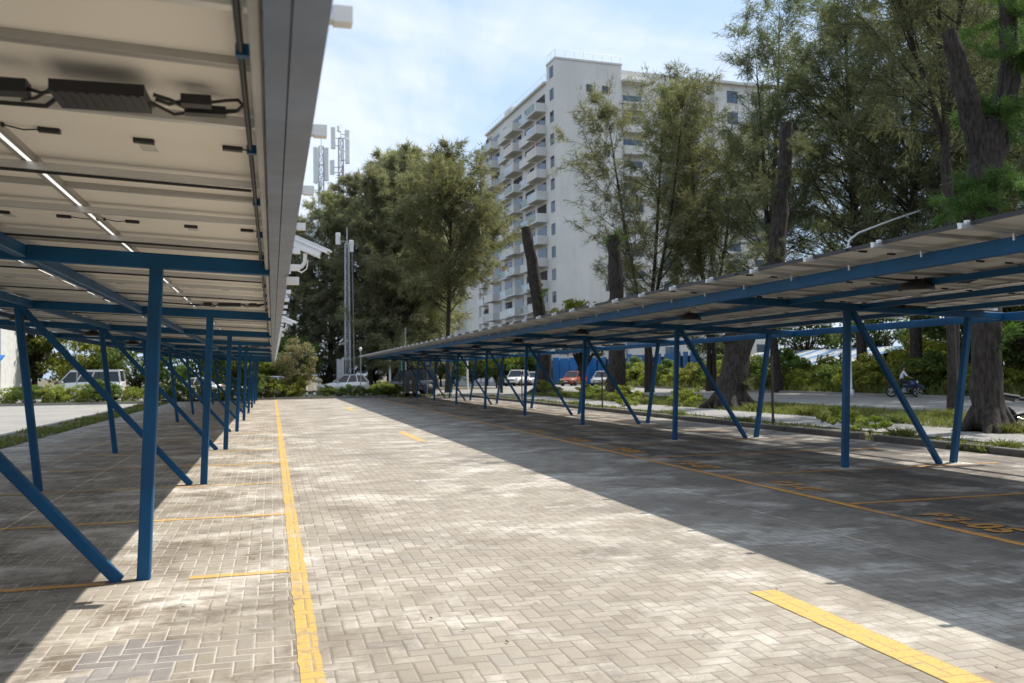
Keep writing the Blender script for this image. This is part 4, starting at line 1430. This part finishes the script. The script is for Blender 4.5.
# ------------------------------------------------------------------ fences and sheds in the background
M['fence_blue'] = simple('bright_blue_sheet', (.010, .13, .38), .5, 0, .15, .6)
M['fence_dark'] = simple('dark_gap_boards', (.03, .035, .04), .8)
M['shed_white'] = simple('white_shed_wall', (.60, .60, .57), .8, 0, .1)
M['shed_roof'] = simple('weathered_pale_roof', (.34, .36, .37), .7, 0, .2, 1)
M['roof_blue'] = simple('faded_blue_roof', (.09, .20, .36), .5, 0, .15, 1)
def blue_fence():
    pts = [Vector((38.6, 75, 0)), Vector((37.6, 101, 0)), Vector((27.6, 106.6, 0))]
    t = thing('blue_fence', 'tall bright blue sheet fence behind the parked cars across the road', 'fence', pts[0])
    rr = random.Random(9)
    p, g = MB(), MB()
    for a, b in zip(pts[:-1], pts[1:]):
        d = (b - a); L = d.length; d.normalize()
        nrm = Vector((-d.y, d.x, 0))
        a = a - pts[0]
        s = 0.0
        while s < L - .8:
            w = rr.uniform(.8, 1.3)
            h = 3.3 + rr.uniform(-.1, .15)
            q = a + d * (s + w / 2) + nrm * .05
            p.bar(q, q + Vector((0, 0, h)), .06, w, up=tuple(d))
            s += w + rr.choice((.06, .5, .6, .8))
        g.bar(a - nrm * .08 + Vector((0, 0, 1.5)), a + d * L - nrm * .08 + Vector((0, 0, 1.5)), .05, 3.0)
        k = 0
        while k * 3.0 < L:
            q = a + d * (k * 3.0 + .1)
            MB().bar(q, q + Vector((0, 0, 3.2)), .08, .08).build('post', M['fence_dark'], t)
            k += 1
    p.build('blue_panel', M['fence_blue'], t)
    g.build('backing', M['fence_dark'], t)
blue_fence()
def shed():
    t = thing('market_shed', 'long open shed with faded blue and white striped roof behind the grove', 'shed', (47.5, 64, -1.45))
    r = MB(); w = MB()
    for k in range(24):
        a = (0, k * 1.0, 3.0); 
        r.bar((-.2, k * 1.0 + .5, 3.3), (5.5, k * 1.0 + .5, 4.9), .96, .05, mi=(1 if k % 3 else 0))
    r.build('roof', [M['roof_blue'], M['shed_roof']], t)
    w.span((0, 0, 2.75), (.1, 24, 3.2)); w.build('fascia', M['shed_white'], t)
    for k in range(7):
        MB().bar((.1, k * 4.0, 0), (.1, k * 4.0, 2.75), .12, .12).build('post', M['fence_blue'], t)
    MB().span((5.2, 0, 0), (5.4, 24, 4.6)).build('wall', M['fence_dark'], t)
shed()
def corner_shop():
    t = thing('shop_building', 'white building with a blue awning and an air conditioner at the far left', 'building', (-23.3, 69.8, 0))
    w = MB(); w.span((-8, 0, 0), (4.6, 7, 5.6)); w.build('wall', M['shed_white'], t)
    r = MB(); r.span((-8.2, -.3, 5.6), (4.8, 7.2, 5.85)); r.build('roof', M['wall_grey'], t)
    a = MB(); a.bar((-8, -.9, 2.95), (4.9, -.9, 2.95), 1.7, .10, up=(0, -.35, 1)); a.span((-8, -1.74, 2.45), (4.9, -1.70, 2.80)); a.build('awning', M['fence_blue'], t)
    for x in (-1.2, 1.6, 4.4):
        MB().tube([(x, -1.6, 0), (x, -1.6, 2.6)], .06, 6).build('awning_post', M['white'], t)
    ac = MB().span((2.6, -.55, 3.7), (3.7, -.03, 4.5)).build('air_conditioner', M['wall_grey'], t)
    MB().lathe([(.30, -.56), (.30, -.575), (.05, -.58)], 12, c=(3.1, 0, 4.1), axis='y').build('fan_grille', M['frame_dark'], ac)
    for x in (-1.4, .6):
        f = MB(); f.span((x, -.05, 3.9), (x + 1.2, .02, 5.1)); fo = f.build('window', M['frame_dark'], t)
        MB().span((x + .08, -.07, 3.98), (x + 1.12, -.052, 5.02)).build('pane', M['pane'], fo)
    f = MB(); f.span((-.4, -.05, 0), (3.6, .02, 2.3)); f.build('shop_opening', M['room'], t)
corner_shop()

# ------------------------------------------------------------------ cars
def paint(name, col, metal=0.0):
    return simple(name, col, .28, metal, .03, 1, coat=.6)
M['tyre'] = simple('tyre_rubber', (.018, .018, .018), .85)
M['rim'] = simple('alloy_rim', (.42, .42, .42), .35, .7)
M['glass'] = simple('car_glass', (.022, .028, .032), .06)
M['lamp_clear'] = simple('clear_lamp', (.62, .63, .62), .1)
M['lamp_red'] = simple('red_lamp', (.30, .012, .01), .15)
M['trim'] = simple('black_trim', (.02, .02, .021), .6)

def car(name, label, cat, loc, rz, mat, L=4.1, Wd=1.72, style='hatch', H=1.5):
    """front towards local +x"""
    t = thing(name, label, cat, loc, rz)
    h = L / 2; w = Wd / 2
    st = {'hatch': [(-h, .42, .86, .80), (-h + .12, .26, .98, .93), (-h + .9, .22, 1.00, 1.0), (0, .20, .97, 1.0), (h - 1.15, .20, .94, 1.0), (h - .45, .24, .80, .95), (h - .10, .30, .68, .86), (h, .36, .58, .70)],
          'sedan': [(-h, .42, .84, .80), (-h + .12, .28, .97, .92), (-h + .8, .22, .98, 1.0), (0, .20, .95, 1.0), (h - 1.2, .20, .92, 1.0), (h - .45, .24, .80, .95), (h - .10, .30, .68, .86), (h, .36, .58, .70)],
          'suv': [(-h, .48, .98, .84), (-h + .10, .34, 1.08, .94), (-h + .9, .30, 1.10, 1.0), (0, .28, 1.08, 1.0), (h - 1.2, .28, 1.06, 1.0), (h - .40, .32, .96, .96), (h - .08, .38, .84, .88), (h, .44, .72, .76)],
          'van': [(-h, .40, 1.22, .88), (-h + .08, .28, 1.30, .96), (-h + 1.2, .24, 1.32, 1.0), (0, .24, 1.30, 1.0), (h - 1.2, .24, 1.26, 1.0), (h - .5, .28, 1.04, .95), (h - .10, .32, .82, .88), (h, .38, .66, .74)]}[style]
    B = MB(); rings = []
    vs = []
    for x, zb, zt, k in st:
        ww = w * k
        zm = zb + .55 * (zt - zb)
        half = [(ww * .80, zb), (ww * .97, zb + .10), (ww, zm), (ww * .95, zt - .04), (ww * .86, zt)]
        ring = [(x, y, z) for y, z in half] + [(x, -y, z) for y, z in reversed(half)]
        vs += ring
    n = 10
    fs = []
    for i in range(len(st) - 1):
        for k in range(n):
            fs.append((i * n + k, i * n + (k + 1) % n, (i + 1) * n + (k + 1) % n, (i + 1) * n + k))
    B.add(vs, fs, 0, True)
    B.add(vs[:n], [tuple(range(n - 1, -1, -1))]); B.add(vs[-n:], [tuple(range(n))])
    # greenhouse stations: x at belt / roof, front and rear
    g = {'hatch': (h - 1.25, h - 1.95, -h + .10, -h + .55), 'sedan': (h - 1.3, h - 2.0, -h + .55, -h + 1.25), 'suv': (h - 1.25, h - 1.85, -h + .10, -h + .35), 'van': (h - .75, h - 1.45, -h + .06, -h + .18)}[style]
    zb = {'hatch': .93, 'sedan': .91, 'suv': 1.05, 'van': 1.24}[style]
    xf, xfr, xr, xrr = g
    wb, wr = w * .90, w * .72 if style != 'van' else w * .82
    c = [(xf, wb, zb), (xr, wb, zb), (xrr, wr, H - .05), (xfr, wr, H - .05)]
    lft = [Vector((x, y, z)) for x, y, z in c]
    rgt = [Vector((x, -y, z)) for x, y, z in c]
    G = MB()
    G.add(lft + rgt, [(0, 3, 2, 1), (4, 5, 6, 7), (0, 4, 7, 3), (1, 2, 6, 5), (0, 1, 5, 4)], 0)
    body = B.build('body', mat, t)
    G.build('window', M['glass'], t)
    Rf = MB()
    ring = [(xfr + .05, wr + .02), (xrr - .05, wr + .02), (xrr - .05, -wr - .02), (xfr + .05, -wr - .02)]
    inner = [(xfr - .25, wr - .12), (xrr + .2, wr - .12), (xrr + .2, -wr + .12), (xfr - .25, -wr + .12)]
    Rf.add([(x, y, H - .06) for x, y in ring] + [(x, y, H) for x, y in inner], [(0, 1, 5, 4), (1, 2, 6, 5), (2, 3, 7, 6), (3, 0, 4, 7), (4, 5, 6, 7), (3, 2, 1, 0)])
    for q in (lft, rgt):
        sgn = 1 if q is lft else -1
        o = Vector((0, sgn * .015, 0))
        Rf.bar(q[0] + o, q[3] + o, .05, .06); Rf.bar(q[1] + o, q[2] + o, .05, .10)
        Rf.bar(q[2] + o, q[3] + o, .05, .14 if style == 'van' else .07)
        nb = 2 if style != 'van' else 3
        for k in range(1, nb + 1):
            f = k / (nb + 1) + (.02 if k == 1 else 0)
            Rf.bar(q[0].lerp(q[1], f) + o, q[3].lerp(q[2], f) + o, .03, .07, up=(1, 0, 0))
    Rf.build('roof', mat, t)
    wr_ = .31 if style in ('hatch', 'sedan') else .35
    for sx in (h - .82, -h + .78):
        for sy in (-1, 1):
            ty = MB(); ty.lathe([(wr_ * .55, -.10), (wr_ * .93, -.10), (wr_, -.06), (wr_, .06), (wr_ * .93, .10), (wr_ * .55, .10)], 20, c=(sx, sy * (w - .11), wr_), axis='y')
            wo = ty.build('wheel', M['tyre'], t)
            ri = MB(); ri.lathe([(wr_ * .60, -.104), (wr_ * .60, .104)], 16, c=(sx, sy * (w - .11), wr_), axis='y')
            ri.build('rim', M['rim'], wo)
    for sx in (h - .82, -h + .78):
        for sy in (-1, 1):
            MB().lathe([(wr_ * 1.2, -.003), (wr_ * 1.2, .003)], 20, c=(sx, sy * (w + .004), wr_ + .03), axis='y').build('wheel_arch', M['trim'], t)
    zl = .70 if style in ('hatch', 'sedan') else .86
    for sy in (-1, 1):
        MB().box((h - .17, sy * w * .70, zl), (.18, .34, .15), Euler((0, 0, -sy * .35)).to_matrix()).build('headlight', M['lamp_clear'], t, bevel=.02)
        MB().box((-h + .07, sy * w * .76, zl + .12), (.10, .20, .26)).build('tail_light', M['lamp_red'], t, bevel=.02)
        MB().box((xf - .25, sy * (w + .05), zb + .05), (.10, .18, .12)).build('mirror', mat, t, bevel=.02)
    MB().box((h - .02, 0, zl - .12), (.08, Wd * .48, .14)).box((h - .02, 0, .36), (.09, Wd * .6, .10)).build('grille', M['trim'], t, bevel=.015)
    MB().box((h + .03, 0, .50), (.012, .46, .11)).box((-h - .012, 0, .66), (.012, .46, .11)).build('number_plate', M['white'], t)
    return t
white_p = paint('white_car_paint', (.70, .70, .68)); silver_p = paint('silver_car_paint', (.60, .61, .62), .2)
dark_p = paint('dark_blue_car_paint', (.016, .02, .03)); orange_p = paint('orange_car_paint', (.34, .075, .02)); grey_p = paint('pale_silver_paint', (.50, .51, .52), .3)
car('parked_car', 'silver hatchback parked behind the clipped hedge, seen from the side', 'car', (5.55, 72.0, 0), R(182), silver_p, 4.05, 1.72, 'hatch', 1.58)
car('parked_car', 'pale car partly hidden behind the oleander bush at the end of the left carport', 'car', (-.2, 69.0, 0), R(180), grey_p, 4.4, 1.75, 'sedan', 1.52)
car('parked_suv', 'dark blue SUV parked behind the far end of the right carport', 'suv', (9.9, 66.3, 0), R(184), dark_p, 4.5, 1.85, 'suv', 1.88)
car('parked_van', 'white minivan parked behind the left hedge', 'van', (-12.4, 66.4, 0), R(178), white_p, 4.7, 1.8, 'van', 2.1)
car('parked_car', 'pale car behind the far left bushes beneath the carport rafters', 'car', (-5.6, 68.0, 0), R(180), white_p, 4.2, 1.72, 'sedan', 1.5)
def facing(x, y, off=0):
    return math.atan2(-y, -x) + off
car('parked_car', 'white SUV at the left end of the row across the road, facing us', 'suv', (27.3, 97.5, 0), facing(27.3, 97.5, -.35), white_p, 4.3, 1.8, 'suv', 1.85)
car('parked_car', 'small white car second in the row across the road', 'car', (29.9, 99.8, 0), facing(29.9, 99.8, -.3), white_p, 3.9, 1.7, 'hatch', 1.62)
car('parked_car', 'orange hatchback parked across the road beside the sawn trunk', 'car', (32.6, 93.0, 0), facing(32.6, 93, -.45), orange_p, 3.9, 1.72, 'hatch', 1.62)
car('parked_car', 'silver hatchback next to the orange one across the road', 'car', (34.4, 88.6, 0), facing(34.4, 88.6, -.30), grey_p, 4.0, 1.72, 'hatch', 1.62)

# ------------------------------------------------------------------ motorcycles and the rider
M['moto_blue'] = paint('dark_blue_fairing', (.02, .05, .14)); M['moto_black'] = paint('black_fairing', (.014, .014, .016))
M['seat'] = simple('black_seat_vinyl', (.015, .015, .016), .55); M['chrome'] = simple('chrome', (.6, .6, .6), .2, .9)
def motorcycle(label, loc, rz, pm):
    t = thing('motorcycle', label, 'motorcycle', loc, rz)
    for x in (-.64, .64):
        ty = MB()
        ring = []
        N, n = 22, 8
        vs, fs = [], []
        for a in range(N):
            A = 2 * math.pi * a / N
            for b in range(n):
                Bq = 2 * math.pi * b / n
                r = .25 + .055 * math.cos(Bq)
                vs.append((x + r * math.cos(A), .055 * math.sin(Bq), .305 + r * math.sin(A)))
        for a in range(N):
            for b in range(n):
                fs.append((a * n + b, ((a + 1) % N) * n + b, ((a + 1) % N) * n + (b + 1) % n, a * n + (b + 1) % n))
        ty.add(vs, fs, 0, True)
        wo = ty.build('wheel', M['tyre'], t)
        rm = MB(); rm.lathe([(.05, -.05), (.05, .05)], 10, c=(x, 0, .305), axis='y')
        for k in range(5):
            a = k * 2 * math.pi / 5
            rm.bar((x, 0, .305), (x + .2 * math.cos(a), 0, .305 + .2 * math.sin(a)), .03, .035, up=(0, 1, 0))
        N = 20
        rm.tube([(x + .20 * math.cos(2 * math.pi * k / N), 0, .305 + .20 * math.sin(2 * math.pi * k / N)) for k in range(N + 1)], .02, 6, cap=False)
        rm.build('rim', M['rim'], wo)
    f = MB()
    f.tube([(.64, .07, .305), (.44, .07, .86)], .024, 8); f.tube([(.64, -.07, .305), (.44, -.07, .86)], .024, 8)
    f.tube([(.46, 0, .84), (.30, 0, .62), (.05, 0, .42), (-.2, 0, .40)], .035, 8); f.tube([(-.64, .09, .305), (-.2, .08, .42)], .028, 8); f.tube([(-.64, -.09, .305), (-.2, -.08, .42)], .028, 8)
    f.build('frame', M['trim'], t)
    e = MB().box((.05, 0, .36), (.34, .26, .26)).box((.16, 0, .50), (.14, .16, .14)); e.build('engine', M['pole_grey'], t, bevel=.03)
    x_ = MB(); x_.tube([(.1, .15, .25), (-.2, .17, .26), (-.55, .18, .36), (-.78, .18, .44)], [.03, .035, .05, .055], 8); x_.build('exhaust', M['chrome'], t)
    b = MB()
    secs = [(.62, .70, .04, .10), (.50, .74, .13, .17), (.30, .70, .17, .20), (.12, .66, .15, .17), (-.08, .66, .11, .10)]
    vs, fs = [], []
    for x, z, wy, hz in secs:
        for k in range(10):
            a = 2 * math.pi * k / 10
            vs.append((x, wy * math.cos(a), z + hz * math.sin(a)))
    for i in range(4):
        for k in range(10):
            fs.append((i * 10 + k, i * 10 + (k + 1) % 10, (i + 1) * 10 + (k + 1) % 10, (i + 1) * 10 + k))
    b.add(vs, fs, 0, True); b.add(vs[:10], [tuple(range(10))]); b.add(vs[-10:], [tuple(range(9, -1, -1))])
    b.box((-.55, 0, .80), (.34, .16, .10), Euler((0, R(14), 0)).to_matrix())
    b.build('fairing', pm, t)
    fd = MB()
    for k in range(7):
        a0, a1 = R(20 + k * 20), R(40 + k * 20)
        fd.bar((.64 + .335 * math.cos(a0), 0, .305 + .335 * math.sin(a0)), (.64 + .335 * math.cos(a1), 0, .305 + .335 * math.sin(a1)), .12, .012, up=(0, 1, 0))
    fd.build('mudguard', pm, t)
    s = MB(); s.bar((.02, 0, .79), (-.30, 0, .79), .24, .09, ch=.03); s.bar((-.28, 0, .83), (-.68, 0, .90), .20, .09, ch=.03); s.build('seat', M['seat'], t)
    h = MB(); h.tube([(.40, .34, .98), (.44, .22, 1.0), (.47, 0, .96), (.44, -.22, 1.0), (.40, -.34, .98)], .016, 8)
    for sy in (-1, 1):
        h.tube([(.45, sy * .2, 1.0), (.50, sy * .26, 1.16)], .008, 6); h.box((.49, sy * .27, 1.18), (.02, .12, .07))
    h.build('handlebar', M['trim'], t)
    hl = MB(); hl.lathe([(.09, .60), (.085, .66), (.03, .69)], 12, c=(0, 0, .80), axis='x'); hl.build('headlight', M['lamp_clear'], t)
    MB().box((-.76, 0, .80), (.05, .12, .07)).build('tail_light', M['lamp_red'], t)
    return t
RZ = math.atan2(-.62, .78)
motorcycle('dark blue motorcycle ridden along the road by a person in white', (32.75, 39.8, 0), RZ, M['moto_blue'])
motorcycle('black motorcycle parked beside the big cut trunk at the right edge', (17.95, 17.3, 0), R(-44), M['moto_black'])

M['shirt'] = simple('white_shirt', (.62, .63, .66), .85, 0, .06); M['trousers'] = simple('dark_trousers', (.02, .02, .024), .85)
M['skin'] = simple('brown_skin', (.22, .12, .075), .6); M['hair'] = simple('black_hair', (.012, .010, .009), .6); M['shoe'] = simple('black_shoe', (.015, .015, .015), .5)
def person():
    t = thing('person', 'rider in a white shirt and dark trousers sitting on the blue motorcycle', 'person', (32.75, 39.8, 0), RZ)
    V, E, Rd, Zn = [], [], [], []
    def j(p, r, par=None, z='shirt'):
        V.append(p); Rd.append(r); Zn.append(z)
        if par is not None: E.append((par, len(V) - 1))
        return len(V) - 1
    pel = j((-.14, 0, .92), .135, None, 'trousers')
    w1 = j((-.13, 0, 1.05), .125, pel); ch = j((-.06, 0, 1.24), .145, w1); nk = j((-.01, 0, 1.40), .075, ch)
    n2 = j((.02, 0, 1.47), .055, nk, 'skin'); hd0 = j((.045, 0, 1.555), .088, n2, 'skin'); hd1 = j((.055, 0, 1.64), .092, hd0, 'skin'); j((.05, 0, 1.70), .06, hd1, 'skin')
    j((.135, 0, 1.60), .018, hd0, 'skin')
    for s in (-1, 1):
        sh = j((-.02, s * .17, 1.35), .065, ch); el = j((.15, s * .30, 1.13), .048, sh); wr = j((.36, s * .30, 1.02), .034, el, 'skin')
        pa = j((.41, s * .285, 1.02), .036, wr, 'skin')
        for k in range(4):
            f1 = j((.445, s * (.25 + .023 * k), 1.025 - .004 * abs(k - 1)), .011, pa, 'skin'); f2 = j((.465, s * (.25 + .023 * k), .995), .010, f1, 'skin'); j((.445, s * (.25 + .023 * k), .975), .009, f2, 'skin')
        th = j((.41, s * .235, 1.0), .012, pa, 'skin'); j((.43, s * .225, .98), .010, th, 'skin')
        hp = j((-.10, s * .10, .88), .105, pel, 'trousers'); kn = j((.26, s * .20, .80), .072, hp, 'trousers'); an = j((.10, s * .20, .40), .048, kn, 'trousers')
        ft = j((.11, s * .20, .335), .046, an, 'shoe'); j((.25, s * .205, .31), .036, ft, 'shoe')
    me = bpy.data.meshes.new('body')
    me.from_pydata(V, E, [])
    o = bpy.data.objects.new('body', me); link(o)
    o.modifiers.new('skin', 'SKIN')
    for i, r in enumerate(Rd):
        me.skin_vertices[0].data[i].radius = (r, r)
    me.skin_vertices[0].data[0].use_root = True
    sb = o.modifiers.new('sub', 'SUBSURF'); sb.levels = 2; sb.render_levels = 2
    bpy.context.view_layer.update()
    dg = bpy.context.evaluated_depsgraph_get()
    m2 = bpy.data.meshes.new_from_object(o.evaluated_get(dg))
    bpy.data.objects.remove(o)
    names = ['shirt', 'trousers', 'skin', 'shoe']
    m2.materials.clear()
    for n in names: m2.materials.append(M[n])
    P = np.array(V)
    segs = [(P[a], P[b], Zn[b]) for a, b in E]
    for pl in m2.polygons:
        c = np.array(pl.center); best, bz = 9, 0
        for a, b, z in segs:
            ab = b - a; u = min(1, max(0, np.dot(c - a, ab) / (np.dot(ab, ab) + 1e-9)))
            d = np.linalg.norm(c - a - ab * u)
            if d < best: best, bz = d, z
        pl.material_index = names.index(bz)
        pl.use_smooth = True
    mesh_obj('body', m2, t)
    hb = MB(); hb.lathe([(.098, 1.60), (.106, 1.65), (.100, 1.70), (.075, 1.735), (.02, 1.752)], 14, c=(.035, 0, 0)); hb.build('hair', M['hair'], t)
    fc = MB()
    for s in (-1, 1): fc.box((.140, s * .032, 1.635), (.012, .024, .012))
    fc.box((.128, 0, 1.552), (.012, .05, .012)); fc.build('face_features', M['hair'], t)
person()
